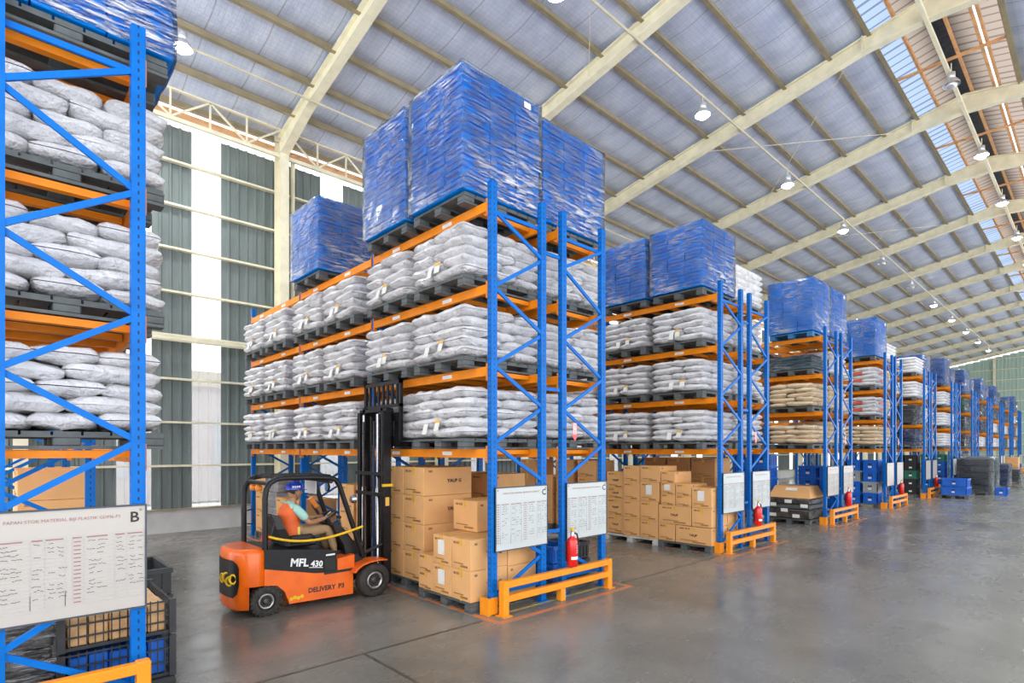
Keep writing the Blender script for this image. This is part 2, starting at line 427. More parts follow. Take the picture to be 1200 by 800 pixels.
for px in PORTAL:
    cm = MB(); 
    cm.box(px - 0.055, px + 0.055, 7.38, 7.395, 0, 5.02); cm.box(px - 0.055, px + 0.055, 7.585, 7.60, 0, 5.2); cm.box(px - 0.008, px + 0.008, 7.395, 7.585, 0, 5.1)
    obj('column', cm, 'cream_steel', wb)
    # eave lattice girder
    x0, x1 = px + 0.04, px + 2.56
    for zz in (4.84, 5.20): obj('truss_chord', MB().bar((x0, 7.42, zz), (x1, 7.42, zz), 0.04, 0.045), 'cream_steel', wb)
    nseg = 6; w = (x1 - x0) / nseg
    for i in range(nseg):
        a, b = x0 + i * w, x0 + (i + 1) * w
        za, zb = (5.18, 4.86) if i % 2 == 0 else (4.86, 5.18)
        obj('truss_web', MB().bar((a, 7.42, za), (b, 7.42, zb), 0.02), 'cream_steel', wb)
        if i: obj('truss_web', MB().bar((a, 7.42, 4.86), (a, 7.42, 5.18), 0.02), 'cream_steel', wb)
dp = obj('downpipe', MB().tube([(2.98, 7.52, 0.3), (2.98, 7.52, 4.86)], 0.028, 10), 'cream_steel', wb)

nbd = obj('neighbouring_building', box(-6, 20, 12.0, 12.6, 0, 2.2), 'outside_wall')
tag(nbd, 'pale building outside seen faintly through the light strips', kind='structure')
obj('fascia', box(-6, 20, 11.9, 12.6, 2.2, 2.5), 'outside_band', nbd)
for i in range(26):
    obj('window', box(-5.8 + i, -5.2 + i, 11.97, 12.0, 0.5, 1.6), 'outside_window', nbd)
# roof: cream rafters, purlins, foil sheets that sag between the purlins
ce = empty('ceiling'); tag(ce, 'silver foil lined pitched warehouse roof on cream steel frames', kind='structure')
OPEN_A, OPEN_B = 2.05, 0.85
pur = []
y = 7.62
while y > OPEN_A + 0.1: pur.append(y); y -= 0.57
pur.append(OPEN_A)
pur2 = [OPEN_B - 0.57 * i for i in range(10)]
for ys in (pur, pur2):
    for a, b in zip(ys, ys[1:]):
        pts = []
        for i in range(7):
            t = i / 6; yy = a + (b - a) * t
            pts.append((yy, raft_z(yy) + 0.155 - 0.03 * math.sin(math.pi * t)))
        for px in [X_MIN] + PORTAL:
            x1 = min([q for q in PORTAL if q > px + 0.1] + [X_MAX])
            if x1 <= px: continue
            m = MB(); vs = []
            nx = 5
            for j in range(nx + 1):
                u = px + (x1 - px) * j / nx
                vs += [(u, q, z - (0.006 if j % 2 else 0) * math.sin(math.pi * i / 6)) for i, (q, z) in enumerate(pts)]
            fs = [(j * 7 + i, j * 7 + i + 1, j * 7 + i + 8, j * 7 + i + 7) for j in range(nx) for i in range(6)]
            m._add(vs, fs, True)
            obj('foil_sheet', m, 'roof_foil', ce)
    for yy in ys:
        z = raft_z(yy) + 0.10
        m = MB(); m.box(X_MIN, X_MAX, yy - 0.012, yy + 0.012, z - 0.03, z + 0.05); m.box(X_MIN, X_MAX, yy - 0.04, yy + 0.012, z - 0.034, z - 0.026)
        obj('purlin', m, 'purlin_steel', ce)
for px in PORTAL:
    def rafter(ya, yb, da, db):
        m = MB(); za, zb = raft_z(ya), raft_z(yb); hw = 0.055
        for top in (0, 1):
            zz = [(z + 0.075) if top else (z + 0.075 - d) for z, d in ((za, da), (zb, db))]
            vs = []
            for yv, z in ((ya, zz[0]), (yb, zz[1])):
                vs += [(px - hw, yv, z - 0.008), (px + hw, yv, z - 0.008), (px + hw, yv, z + 0.008), (px - hw, yv, z + 0.008)]
            m.loft([vs[:4], vs[4:]], False)
        w = 0.009
        m.loft([[(px - w, ya, za + 0.075 - da), (px + w, ya, za + 0.075 - da), (px + w, ya, za + 0.075), (px - w, ya, za + 0.075)],
                [(px - w, yb, zb + 0.075 - db), (px + w, yb, zb + 0.075 - db), (px + w, yb, zb + 0.075), (px - w, yb, zb + 0.075)]], False)
        obj('rafter', m, 'cream_steel', ce)
    rafter(7.5, 6.6, 0.28, 0.17); rafter(6.6, 2.1, 0.17, 0.17); rafter(2.1, RIDGE_Y, 0.17, 0.25)
    rafter(RIDGE_Y, 0.8, 0.25, 0.17); rafter(0.8, -4.3, 0.17, 0.17)
    z = raft_z(2.05) + 0.075
    obj('splice_plate', box(px - 0.06, px + 0.06, 2.09, 2.11, z - 0.19, z + 0.01), 'cream_steel', ce)
# raised ridge: roof lights, bare sheets and the open vent
def ridge_sheet(name, ya, yb, up_a, up_b, material, seg=2.6):
    k = X_MIN
    while k < X_MAX:
        m = MB(); n = 26; vs = []
        for i in range(n + 1):
            u = k + seg * i / n; dz = 0.012 * (i % 2)
            vs += [(u, ya, raft_z(ya) + up_a + dz), (u, yb, raft_z(yb) + up_b + dz)]
        m._add(vs, [(2 * i, 2 * i + 1, 2 * i + 3, 2 * i + 2) for i in range(n)])
        obj(name, m, material, ce); k += seg
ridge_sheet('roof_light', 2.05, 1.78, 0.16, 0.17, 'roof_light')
ridge_sheet('bare_roof_sheet', 1.78, 1.53, 0.17, 0.18, 'pale_sheet')
ridge_sheet('bare_roof_sheet', 1.37, 1.12, 0.18, 0.17, 'pale_sheet')
ridge_sheet('bare_roof_sheet', 1.08, 0.85, 0.17, 0.16, 'pale_sheet')
for yy in (1.78, 1.53, 1.37, 1.12, 1.06, 0.86):
    obj('ridge_purlin', box(X_MIN, X_MAX, yy - 0.014, yy + 0.014, raft_z(yy) + 0.10, raft_z(yy) + 0.155), 'rust_steel', ce)
obj('ridge_cap', box(X_MIN, X_MAX, 1.25, 1.65, raft_z(1.45) + 0.30, raft_z(1.45) + 0.32), 'dark_goods', ce)
obj('ridge_beam', box(X_MIN, X_MAX, 1.43, 1.47, raft_z(1.45) - 0.20, raft_z(1.45) - 0.15), 'cream_steel', ce)
for px in PORTAL:
    obj('ridge_bridging', MB().bar((px + 1.3, 2.05, raft_z(2.05) + 0.10), (px + 1.3, 0.85, raft_z(0.85) + 0.10), 0.03), 'rust_steel', ce)
# service pipes under the rafters
obj('service_pipe', MB().tube([(X_MIN, 3.65, raft_z(3.65) - 0.13), (X_MAX, 3.65, raft_z(3.65) - 0.13)], 0.016, 8), 'pipe_steel', ce)
obj('service_pipe', MB().tube([(X_MIN, 6.45, raft_z(6.45) - 0.12), (X_MAX, 6.45, raft_z(6.45) - 0.12)], 0.013, 8), 'pipe_steel', ce)
for k in (1, 3, 5, 8):                              # thin wind bracing rods
    a, b = PORTAL[k], PORTAL[k + 1]
    obj('brace_rod', MB().bar((a, 2.2, raft_z(2.2) - 0.02), (b, 4.4, raft_z(4.4) - 0.02), 0.007), 'cream_steel', ce)
    obj('brace_rod', MB().bar((b, 2.2, raft_z(2.2) - 0.02), (a, 4.4, raft_z(4.4) - 0.02), 0.007), 'cream_steel', ce)
# end wall
we = obj('wall_end', box(X_MAX, X_MAX + 0.1, -2.0, WALL_Y, 0, 0.27), 'concrete_wall')
tag(we, 'pale green ribbed end wall far down the hall', kind='structure')
yy = -2.0
while yy < WALL_Y - 0.1:
    w = 0.3; zt = min(raft_z(yy), raft_z(yy + w)) + 0.06
    obj('wall_sheet', cached(('end_sheet', round(zt, 2)), lambda: corrugated(w, zt - 0.27, 0.15, 0.02)), 'end_sheet', we, (X_MAX + 0.04, yy + w, 0.27), (0, 0, -math.pi / 2)); yy += w
for i in range(10):
    z = 0.7 + 0.55 * i
    obj('girt', box(X_MAX - 0.05, X_MAX, -2.0, WALL_Y, z - 0.018, z + 0.018), 'cream_steel', we)
for y_ in (0.0, 2.0, 4.0, 6.0): obj('column', box(X_MAX - 0.12, X_MAX - 0.04, y_ - 0.05, y_ + 0.05, 0, raft_z(y_)), 'cream_steel', we)

# high-bay lamps
def lamp(x, y, z, on, label, group):
    o = empty('high_bay_lamp', (x, y, z), 0, label, 'lamp', group)
    rz = raft_z(y) - 0.10 - z
    obj('stem', cached(('lamp_stem', round(rz, 2)), lambda: MB().tube([(0, 0, 0.15), (0, 0, rz)], 0.006, 6)), 'cream_steel', o)
    obj('ballast_housing', cached('ballast_housing', lambda: MB().lathe([(0.03, 0.08), (0.045, 0.09), (0.045, 0.16), (0.03, 0.17)], n=12)), 'lamp_shell', o)
    obj('reflector', cached('reflector', lambda: MB().lathe([(0.10, 0.0), (0.092, 0.03), (0.06, 0.07), (0.035, 0.09), (0.033, 0.088), (0.055, 0.067), (0.088, 0.028), (0.097, 0.0)], n=16, caps=False)), 'lamp_shell', o)
    obj('bulb', cached('bulb_on' if on else 'bulb_off', lambda: MB().lathe([(0.01, -0.045), (0.045, -0.038), (0.07, -0.012), (0.07, 0.012), (0.03, 0.05)], n=12)), 'lamp_glow' if on else 'lamp_shell', o)
    if on:
        ld = bpy.data.lights.new('lamp_light', 'SPOT'); ld.energy = 420; ld.spot_size = math.radians(140); ld.spot_blend = 0.6; ld.shadow_soft_size = 0.2; ld.color = (0.95, 1.0, 0.96)
        lo = bpy.data.objects.new('lamp_light', ld); col.objects.link(lo); lo.parent = o; lo.location = (0, 0, -0.05 * S)
ORD = ['first', 'second', 'third', 'fourth', 'fifth', 'sixth', 'seventh', 'eighth', 'ninth', 'tenth', 'eleventh', 'twelfth', 'thirteenth', 'fourteenth']
for k in range(11):
    lamp(4.0 + 2.86 * k, 3.65, 5.40, k not in (4, 5), ('lit' if k not in (4, 5) else 'unlit') + ' high-bay lamp under the long roof pipe, ' + ORD[k] + ' from the camera', 'lamps under the long roof pipe')
for k in range(8):
    lamp(9.26 + 2.6 * k, 1.41, 5.80, k != 0, ('lit' if k else 'unlit') + ' high-bay lamp under the roof ridge, ' + ORD[k] + ' from the camera', 'lamps under the ridge')
lamp(1.43, 6.47, 5.10, True, 'lit high-bay lamp by the eaves above the leftmost rack', 'lamps by the eaves')
# ---------------------------------------------------------------- pallet racks
Y0, BAY, LEVELS, POST_H = 2.55, 1.403, (1.0, 1.5, 2.0, 2.5), 2.62
def post_mb(h=POST_H):
    w, d, t = 0.0235, 0.018, 0.005
    prof = [(-w, -d), (w, -d), (w, d), (w - 0.012, d), (w - 0.012, d - t), (w - t, d - t), (w - t, -d + t), (-w + t, -d + t), (-w + t, d - t), (-w + 0.012, d - t), (-w + 0.012, d), (-w, d)]
    return MB().prism(prof, 'z', 0.004, h)
def rack(x0, x1, nb, outer_left, label, group, detail, extra_frames=True):
    r = empty('pallet_rack', (x0, Y0, 0), 0, label, 'rack', group)
    w = x1 - x0
    for i in range(nb + 1):
        y = BAY * i
        for x in (0, w):
            p = obj('post', cached('post', post_mb), 'blue_post', r, (x, y, 0))
            if detail: obj('foot_plate', cached('foot_plate', lambda: box(-0.04, 0.04, -0.03, 0.03, 0, 0.006)), 'blue_steel', p)
        za = [2.45, 1.985, 1.51, 1.03, 0.55, 0.09]; zb = [2.24, 1.75, 1.27, 0.79, 0.31]
        xa, xb = (0, w) if outer_left else (w, 0)
        pts = []
        for k in range(5): pts += [(xa, za[k]), (xb, zb[k])]
        pts.append((xa, za[5]))
        for k, ((u, p), (v, q)) in enumerate(zip(pts, pts[1:])):
            obj('brace', cached(('brace', u > v, round(p - q, 3), round(w, 3)), lambda: MB().bar((u, 0, p - q), (v, 0, 0), 0.012, 0.022)), 'blue_steel', r, (0, y - 0.010 + 0.006 * (k % 2), q))
        for z in (2.45, 0.12):
            obj('brace', cached(('hbrace', round(w, 3)), lambda: MB().bar((0, 0, 0), (w, 0, 0), 0.012, 0.022)), 'blue_steel', r, (0, y + 0.012, z))
    for i in range(nb):
        for li, z in enumerate(LEVELS):
            for side, x in ((-1, 0), (1, w)):
                bm = obj('beam', cached('beam', lambda: box(-0.011, 0.011, 0.02, BAY - 0.02, -0.055, 0)), 'orange_steel', r, (x + side * 0.018, BAY * i, z))
                if detail:
                    for yy in (0.018, BAY - 0.024):
                        obj('connector', cached('connector', lambda: box(-0.013, 0.015, 0, 0.006, -0.085, 0.02)), 'orange_steel', bm, (0, yy, 0))
                    if (side < 0):
                        for yy in (0.42, 1.05):
                            obj('location_sticker', cached('location_sticker', lambda: box(-0.0125, -0.011, -0.05, 0.05, -0.040, -0.016)), 'sticker', bm, (0, yy, 0))
            nbar = 6 if (detail or i == 0) else 0
            for k in range(nbar):
                obj('support_bar', cached(('support_bar', round(w, 3)), lambda: box(0.0, w, -0.018, 0.018, -0.034, -0.006)), 'orange_steel', r, (0, BAY * i + 0.14 + 0.225 * k, z))
    return r
def spacers(r, w, gap, nb):
    for i in range(nb + 1):
        for z in (0.45, 1.40, 2.30):
            obj('row_spacer', cached('row_spacer', lambda: MB().bar((0, 0, 0), (gap - 0.035, 0, 0), 0.014, 0.022)), 'blue_steel', r, (w, BAY * i, z))
ROWN = ['leftmost row', 'row beside the forklift', 'second row past the forklift', 'third row past the forklift', 'fourth row past the forklift', 'fifth row past the forklift', 'sixth row past the forklift',
        'seventh row past the forklift', 'eighth row past the forklift', 'ninth row past the forklift', 'tenth row past the forklift', 'farthest row of the hall']
ROWN = ['leftmost row', 'forklift row', 'second row past the forklift'] + [w + ' row past the forklift' for w in ('third', 'fourth', 'fifth', 'sixth', 'seventh', 'eighth', 'ninth', 'tenth')] + ['farthest row']
RD, RG = 0.433, 0.202
rack(0.012, 0.413, 3, False, 'blue and orange pallet rack at the left edge of the view', 'pallet racks', True)
for k in range(1, 12):
    x = ROWX[k]; nb = 3 if k == 1 else (2 if k < 5 else 1)
    r = rack(x, x + RD, nb, True, f'blue and orange pallet rack, near half of the {ROWN[k]}', 'pallet racks', k < 3)
    spacers(r, RD, RG, nb)
    rack(x + RD + RG, x + 2 * RD + RG, nb if k < 3 else 1, False, f'blue and orange pallet rack, far half of the {ROWN[k]}', 'pallet racks', k < 3)

# ---------------------------------------------------------------- pallets
PX, PY, PH = 0.315, 0.275, 0.066
def pallet(x, y, z, label, material='pallet_grey', detail=True, px=PX, py=PY):
    def deck():
        m = MB()
        n = 7
        for i in range(n):
            a = -px + 2 * px * i / n
            m.box(a + 0.004, a + 2 * px / n - 0.004, -py, py, PH - 0.014, PH)
        for j in (-1, 0, 1): m.box(-px, px, j * (py - 0.03) - 0.03, j * (py - 0.03) + 0.03, PH - 0.022, PH - 0.014)
        return m
    def block(): return MB().rbox(-0.042, 0.042, -0.034, 0.034, 0.012, PH - 0.022, 0.004)
    def run(): return box(-px, px, -0.034, 0.034, 0, 0.012)
    if detail:
        o = empty('pallet', (x, y, z), 0, label, 'pallet', 'pallets')
        obj('deck', cached(('deck', px, py), deck), material, o)
        for j in (-1, 0, 1):
            obj('runner', cached(('runner', px), run), material, o, (0, j * (py - 0.034), 0))
            for i in (-1, 0, 1):
                obj('block', cached('block', block), material, o, (i * (px - 0.042), j * (py - 0.034), 0))
    else:
        def whole():
            m = deck()
            for j in (-1, 0, 1):
                yy = j * (py - 0.034); m.box(-px, px, yy - 0.034, yy + 0.034, 0, 0.012)
                for i in (-1, 0, 1): xx = i * (px - 0.042); m.box(xx - 0.042, xx + 0.042, yy - 0.034, yy + 0.034, 0.012, PH - 0.022)
            return m
        o = tag(obj('pallet', cached(('pallet', px, py), whole), material, None, (x, y, z)), label, 'pallet', 'pallets')
    return o
# ---------------------------------------------------------------- loads
def bag_mb(L, W, Hh, seed):
    rnd = random.Random(seed); nx, ny = 11, 8; m = MB()
    ph = [rnd.uniform(0, 6.28) for _ in range(8)]
    top = []; bot = []
    for j in range(ny + 1):
        for i in range(nx + 1):
            u, v = -1 + 2 * i / nx, -1 + 2 * j / ny
            us = math.sin(u * math.pi / 2); vs = math.sin(v * math.pi / 2)
            px = us * L / 2 * (1 - 0.05 * abs(vs) ** 3) + 0.004 * math.sin(4 * vs + ph[0])
            py = vs * W / 2 * (1 - 0.05 * abs(us) ** 3) + 0.005 * math.sin(5 * us + ph[1])
            e = max(0, 1 - abs(us) ** 4.5) ** 0.40 * max(0, 1 - abs(vs) ** 4.0) ** 0.40
            wr = 1 + 0.16 * math.sin(7 * us + 3 * vs + ph[2]) * abs(us) + 0.13 * math.sin(6 * vs - 4 * us + ph[3]) + 0.06 * math.sin(11 * vs + 9 * us + ph[5])
            mid = Hh * 0.10 * math.sin(2.2 * us + ph[4]) * abs(us)
            top.append((px, py, Hh / 2 * e * wr + mid)); bot.append((px, py, -Hh / 2 * e * (2 - wr) * 0.95 + mid * 0.5))
    n = nx + 1; off = len(top); vs = top + bot; fs = []
    for j in range(ny):
        for i in range(nx):
            a = j * n + i
            fs.append((a, a + 1, a + n + 1, a + n)); fs.append((off + a, off + a + n, off + a + n + 1, off + a + 1))
    m._add(vs, fs, True)
    return m
def layer_slots(px, py, flip):
    L1, W1 = py * 2 * 0.60, px * 2 / 3
    L2, W2 = px * 2 / 2, py * 2 * 0.40
    out = []
    s = -1 if flip else 1
    for i in range(3): out.append((-px + W1 * (i + 0.5), s * (-py + L1 / 2), math.pi / 2, 0))
    for i in range(2): out.append((-px + L2 * (i + 0.5), s * (py - W2 / 2), 0, 1))
    return out
def bag_load(x, y, z, label, material='bag_white', layers=5, detail=True, group='sack loads on the racks', seed=0, red=False, th=0.061, px=0.325, py=0.285, rz=0.0, tags=True):
    rnd = random.Random(seed)
    dims = [(py * 2 * 0.60 * 1.04, px * 2 / 3 * 1.06), (px * 1.04, py * 2 * 0.40 * 1.06)]
    if detail:
        o = empty('sack_load', (x, y, z), rz, label, 'sack load', group)
        for k in range(layers):
            for (bx, by, r, kind) in layer_slots(px, py, k % 2):
                v = rnd.randrange(4); L, W = dims[kind]
                me = cached(('bag', kind, v, px, th), lambda: bag_mb(L, W, th * 1.16, 31 * kind + v))
                obj('bag', me, material, o, (bx + rnd.uniform(-.008, .008), by + rnd.uniform(-.008, .008), th * (k + 0.52) + rnd.uniform(-.002, .002)), (rnd.uniform(-.02, .02), rnd.uniform(-.02, .02), r + rnd.uniform(-.04, .04) + (math.pi if rnd.random() < 0.5 else 0)))
        if tags:
            for yy, zz, mm in ((0.07, 0.055, 'tag_paper'), (-0.05, 0.075, 'tag_amber')):
                t = obj('paper_tag', cached('paper_tag', lambda: MB().bar((0, 0, -0.036), (0.010, 0, 0.034), 0.050, 0.002, (1, 0, 0))), 'tag_paper', o, (-px - 0.022, yy + rnd.uniform(-.03, .03), zz), (0, 0.1, rnd.uniform(-.1, .1)))
                if mm == 'tag_amber':
                    obj('amber_band', cached('amber_band', lambda: box(0.006, 0.009, -0.0255, 0.0255, 0.016, 0.034)), 'tag_amber', t, (-0.003, 0, 0))
        if red:
            for k in (1, 3): obj('red_stripe', box(-px - 0.022, -px - 0.02, -0.10, 0.04, th * k + 0.01, th * k + 0.05), 'bag_red', o); obj('red_stripe', box(-0.12, 0.05, -py - 0.022, -py - 0.02, th * k + 0.01, th * k + 0.05), 'bag_red', o)
    else:
        def whole():
            m = MB()
            for k in range(layers):
                for (bx, by, r, kind) in layer_slots(px, py, k % 2):
                    L, W = dims[kind]
                    if r: L, W = W, L
                    zz = th * (k + 0.5); hz = th * 0.52
                    def ring(s, dz): return [(bx + a * L / 2 * s, by + b * W / 2 * s, zz + dz) for a, b in ((-1, -.8), (-.8, -1), (.8, -1), (1, -.8), (1, .8), (.8, 1), (-.8, 1), (-1, .8))]
                    m.loft([ring(.82, -hz), ring(1, -hz * .3), ring(1, hz * .3), ring(.82, hz)], True)
            return m
        o = obj('sack_load', cached(('far_sacks', layers, th), whole), material, None, (x, y, z))
        tag(o, label, 'sack load', group)
    return o
def film_mb(px, py, h, seed, n=8):
    rnd = random.Random(seed); m = MB()
    nx = 3 * n; rings = []
    per = []
    for i in range(n): per.append((-px + 2 * px * i / n, -py))
    for i in range(n): per.append((px, -py + 2 * py * i / n))
    for i in range(n): per.append((px - 2 * px * i / n, py))
    for i in range(n): per.append((-px, py - 2 * py * i / n))
    for k in range(9):
        z = h * k / 8
        rings.append([(x * (1 + rnd.uniform(0.0, 0.022)), y * (1 + rnd.uniform(0.0, 0.022)), z) for x, y in per])
    rings.append([(x * 0.93, y * 0.93, h + 0.012 + rnd.uniform(0, .006)) for x, y in per])
    m.loft(rings, True, False)
    m._add(rings[-1], [tuple(range(len(per)))])
    return m
def blue_load(x, y, z, label, layers=11, detail=True, px=0.335, py=0.285, th=0.070, group='film-wrapped blue carton loads', seed=1, top_skip=0):
    rnd = random.Random(seed); h = layers * th
    o = empty('blue_carton_load', (x, y, z), 0, label, 'carton load', group)
    cw, cd = 2 * px / 3, 2 * py / 3
    if detail:
        for k in range(layers):
            for i in range(3):
                for j in range(3):
                    if i == 1 and j == 1 and k < layers - 1: continue
                    me = cached(('blue_box', px, py), lambda: MB().rbox(-cw / 2 + .002, cw / 2 - .002, -cd / 2 + .002, cd / 2 - .002, 0.001, th - 0.003, 0.004))
                    obj('carton', me, 'blue_carton', o, (-px + cw * (i + .5) + rnd.uniform(-.003, .003), -py + cd * (j + .5) + rnd.uniform(-.003, .003), th * k), (0, 0, rnd.uniform(-.015, .015)))
        pm = MB()
        for k in range(layers):
            for i in range(3):
                a = -px + cw * (i + .5); w = cw * rnd.uniform(.2, .36); zz = th * k + th * .5
                pm.box(a - w, a + w, -py - .005, -py - .004, zz - .006, zz + .004)
                b = -py + cd * (i + .5); w = cd * rnd.uniform(.2, .36)
                pm.box(-px - .005, -px - .004, b - w, b + w, zz - .006, zz + .004)
        obj('printed_band', pm, 'blue_print', o)
    else:
        def whole():
            m = MB()
            for k in range(layers):
                for i in range(3):
                    for j in range(3):
                        if i == 1 and j == 1 and k < layers - 1: continue
                        m.box(-px + cw * i + .003, -px + cw * (i + 1) - .003, -py + cd * j + .003, -py + cd * (j + 1) - .003, th * k + .001, th * (k + 1) - .002)
            return m
        obj('cartons', cached(('blue_stack', layers, px, py), whole), 'blue_carton', o)['kind'] = 'stuff'
    obj('stretch_film', cached(('film', px, py, layers, seed % 3), lambda: film_mb(px * 1.02, py * 1.02, h, seed)), 'stretch_film', o)
    if seed % 2 == 0:
        obj('paper_label', cached('paper_label', lambda: box(-0.03, 0.03, -0.002, 0.0, -0.02, 0.02)), 'tag_paper', o, (0.2, -py * 1.055, h * .92))
    return o
def crate_mb(L, W, Hh, rows=2, t=0.012):
    # open crate: rim, corner posts, slotted walls
    m = MB(); x, y = L / 2, W / 2
    m.box(-x, x, -y, y, 0, 0.012)
    for s in (-1, 1):
        m.box(-x, x, s * y - (t if s > 0 else 0), s * y + (t if s < 0 else 0), 0.012, Hh - 0.02)
        m.box(s * x - (t if s > 0 else 0), s * x + (t if s < 0 else 0), -y, y, 0.012, Hh - 0.02)
        m.box(-x - .006, x + .006, s * y - .012, s * y + .006, Hh - .025, Hh); m.box(s * x - .012, s * x + .006, -y, y, Hh - .025, Hh)
        for k in range(5):
            u = -x + L * (k + .5) / 5; m.box(u - .006, u + .006, s * (y + .003) - .003, s * (y + .003) + .003, .012, Hh - .025)
            u = -y + W * (k + .5) / 5; m.box(s * (x + .003) - .003, s * (x + .003) + .003, u - .006, u + .006, .012, Hh - .025)
    return m
def crate(x, y, z, label, material, L=0.26, W=0.18, Hh=0.13, group='plastic crates on the floor', rz=0.0, name='plastic_crate', handle=True):
    o = obj(name, cached(('crate', L, W, Hh), lambda: crate_mb(L, W, Hh)), material, None, (x, y, z), (0, 0, rz))
    tag(o, label, 'crate', group)
    if handle:
        obj('hand_hole', cached(('hand_hole', L), lambda: box(-L / 2 - .0085, -L / 2 - .0065, -.03, .03, Hh * .6, Hh * .72)), 'crate_black', o)
        obj('name_card', cached(('name_card', L), lambda: box(-L / 2 - .0085, -L / 2 - .0065, -.025, .025, Hh * .3, Hh * .48)), 'sticker', o)
    return o
def wrapped_load(x, y, z, label, material, px=0.30, py=0.27, h=0.4, seed=0, group='mixed wrapped loads', lumps=4, name='wrapped_load'):
    # uneven stack of stepped slabs under film
    o = empty(name, (x, y, z), 0, label, 'wrapped load', group)
    rnd = random.Random(seed); n = lumps
    for k in range(n):
        a = rnd.uniform(.90, 1.0); b = rnd.uniform(.90, 1.0); za, zb = h * k / n, h * (k + 1) / n - .006
        obj('bundle', MB().rbox(-px * a, px * b, -py * b, py * a, za, zb, .012), material, o)
    obj('stretch_film', film_mb(px * 1.02, py * 1.02, h, seed, 6), 'clear_film', o)
    return o
def slot_y(i): return Y0 + BAY * (i // 2) + (0.39 if i % 2 == 0 else 1.03)
LV = ['first shelf', 'second shelf', 'third shelf', 'top shelf']
def place(kind, row, far, slot, lev, detail, seed, dx=0.0, dy=0.0, **kw):
    x = (0.21 if row == 0 else ROWX[row] + (0.187 if not far else 0.887)) + dx
    y = slot_y(slot) + dy; z = LEVELS[lev]
    half = '' if row == 0 else (', far half, ' if far else ', near half, ')
    where = f'{LV[lev]}, {ORD[slot]} from aisle' + (half + ROWN[row] if row else ', leftmost rack')
    where = where.replace(' past the forklift', ' after forklift')
    pm = kw.pop('pm', 'pallet_grey')
    short = where
    pallet(x, y, z, f'pallet on {short}', pm, detail)
    zl = z + PH + 0.010
    def lab(t): return f'{t} on {short}'
    if kind == 'bags': bag_load(x, y, zl, lab('white sacks'), 'bag_white', detail=detail, seed=seed, **kw)
    elif kind == 'beige': bag_load(x, y, zl, lab('beige sacks'), 'bag_beige', detail=detail, seed=seed, **kw)
    elif kind == 'red': bag_load(x, y, zl, lab('red-striped sacks'), 'bag_white', detail=detail, seed=seed, red=True, **kw)
    elif kind == 'blue': blue_load(x, y, zl, lab('blue cartons'), detail=detail, seed=seed, **kw)
    else:
        mt = {'dark': 'dark_goods', 'teal': 'teal_goods', 'navy': 'dark_blue', 'bluewrap': 'blue_wrap', 'white': 'white_wrap', 'black': 'black_film', 'green': 'crate_green'}[kind]
        nm = {'dark': 'dark grey bundles', 'teal': 'teal bundles', 'navy': 'navy bundles', 'bluewrap': 'blue bundles', 'white': 'white bundles', 'black': 'black bundles', 'green': 'green bundles'}[kind]
        wrapped_load(x, y, zl, lab(nm), mt, seed=seed, **kw)
sd = 0
def P(*a, **kw):
    global sd; sd += 1; place(*a, seed=sd, **kw)
# leftmost rack
for lev in (0, 1, 2):
    for s in (0, 1) if lev else (0,): P('bags', 0, False, s, lev, True, px=0.31, tags=False)
P('blue', 0, False, 0, 3, True, dy=-0.06, layers=12); P('blue', 0, False, 1, 3, True)
# row beside the forklift
for lev in (0, 1, 2):
    for s in range(6): P('bags', 1, False, s, lev, True, dx=0.085 if (s, lev) == (1, 0) else 0.0)
    for s in (0, 1): P('bags', 1, True, s, lev, True, dx=0.07 if (s, lev) == (1, 0) else 0.0)
P('blue', 1, False, 0, 3, True); P('blue', 1, False, 1, 3, True, layers=11); P('blue', 1, False, 3, 3, True, layers=9)
P('blue', 1, True, 0, 3, True, layers=10); P('blue', 1, True, 1, 3, False, layers=9)
# second row
for lev in (0, 1, 2):
    for s in (0, 1, 2): P('bags', 2, False, s, lev, s < 2)
    P('bags', 2, True, 0, lev, True)
P('blue', 2, False, 0, 3, True, layers=9); P('blue', 2, False, 1, 3, True, layers=9)
P('bags', 2, True, 0, 3, False, layers=6); P('blue', 2, True, 1, 3, False, layers=7)
# third row
P('blue', 3, False, 0, 3, False, layers=10, pm='pallet_blue'); P('blue', 3, True, 0, 3, False, layers=10)
P('teal', 3, False, 0, 2, True, h=0.17, pm='pallet_grey'); P('dark', 3, False, 1, 2, False, h=0.3); P('red', 3, True, 0, 2, False)
P('beige', 3, False, 0, 1, True, layers=5, tags=False); P('red', 3, False, 1, 1, False); P('beige', 3, True, 0, 1, False)
P('beige', 3, False, 0, 0, True, layers=4, tags=False); P('navy', 3, False, 1, 0, False, h=0.25); P('beige', 3, True, 0, 0, False)
# fourth row
P('blue', 4, False, 0, 3, False, layers=9); P('bags', 4, True, 0, 3, False)
P('red', 4, False, 0, 2, True, tags=False); P('red', 4, False, 0, 1, True, tags=False); P('beige', 4, False, 0, 0, True, tags=False)
for lev in (0, 1, 2): P('beige', 4, True, 0, lev, False); P('bags', 4, False, 1, lev, False)
# fifth and farther rows
FAR = {5: ('navy', 'dark', 'bags', 'bags'), 6: ('bags', 'bags', 'bags', 'bluewrap'), 7: ('black', 'dark', 'green', 'bluewrap'), 8: ('bags', 'navy', 'dark', 'bluewrap'),
       9: ('bags', 'bags', 'teal', 'bluewrap'), 10: ('green', 'bags', 'dark', 'dark'), 11: ('bags', 'teal', 'bags', 'bluewrap')}
for k, kinds in FAR.items():
    for lev, kd in enumerate(kinds):
        kw = {} if kd == 'bags' else dict(h=0.33 if lev < 3 else (0.62 if kd == 'bluewrap' else 0.3))
        P(kd, k, False, 0, lev, False, **kw)
        k2 = kinds[(lev + 1) % 4] if lev < 3 else 'bluewrap'
        P(k2, k, True, 0, lev, False, **({} if k2 == 'bags' else dict(h=0.3 if lev < 3 else 0.45)))

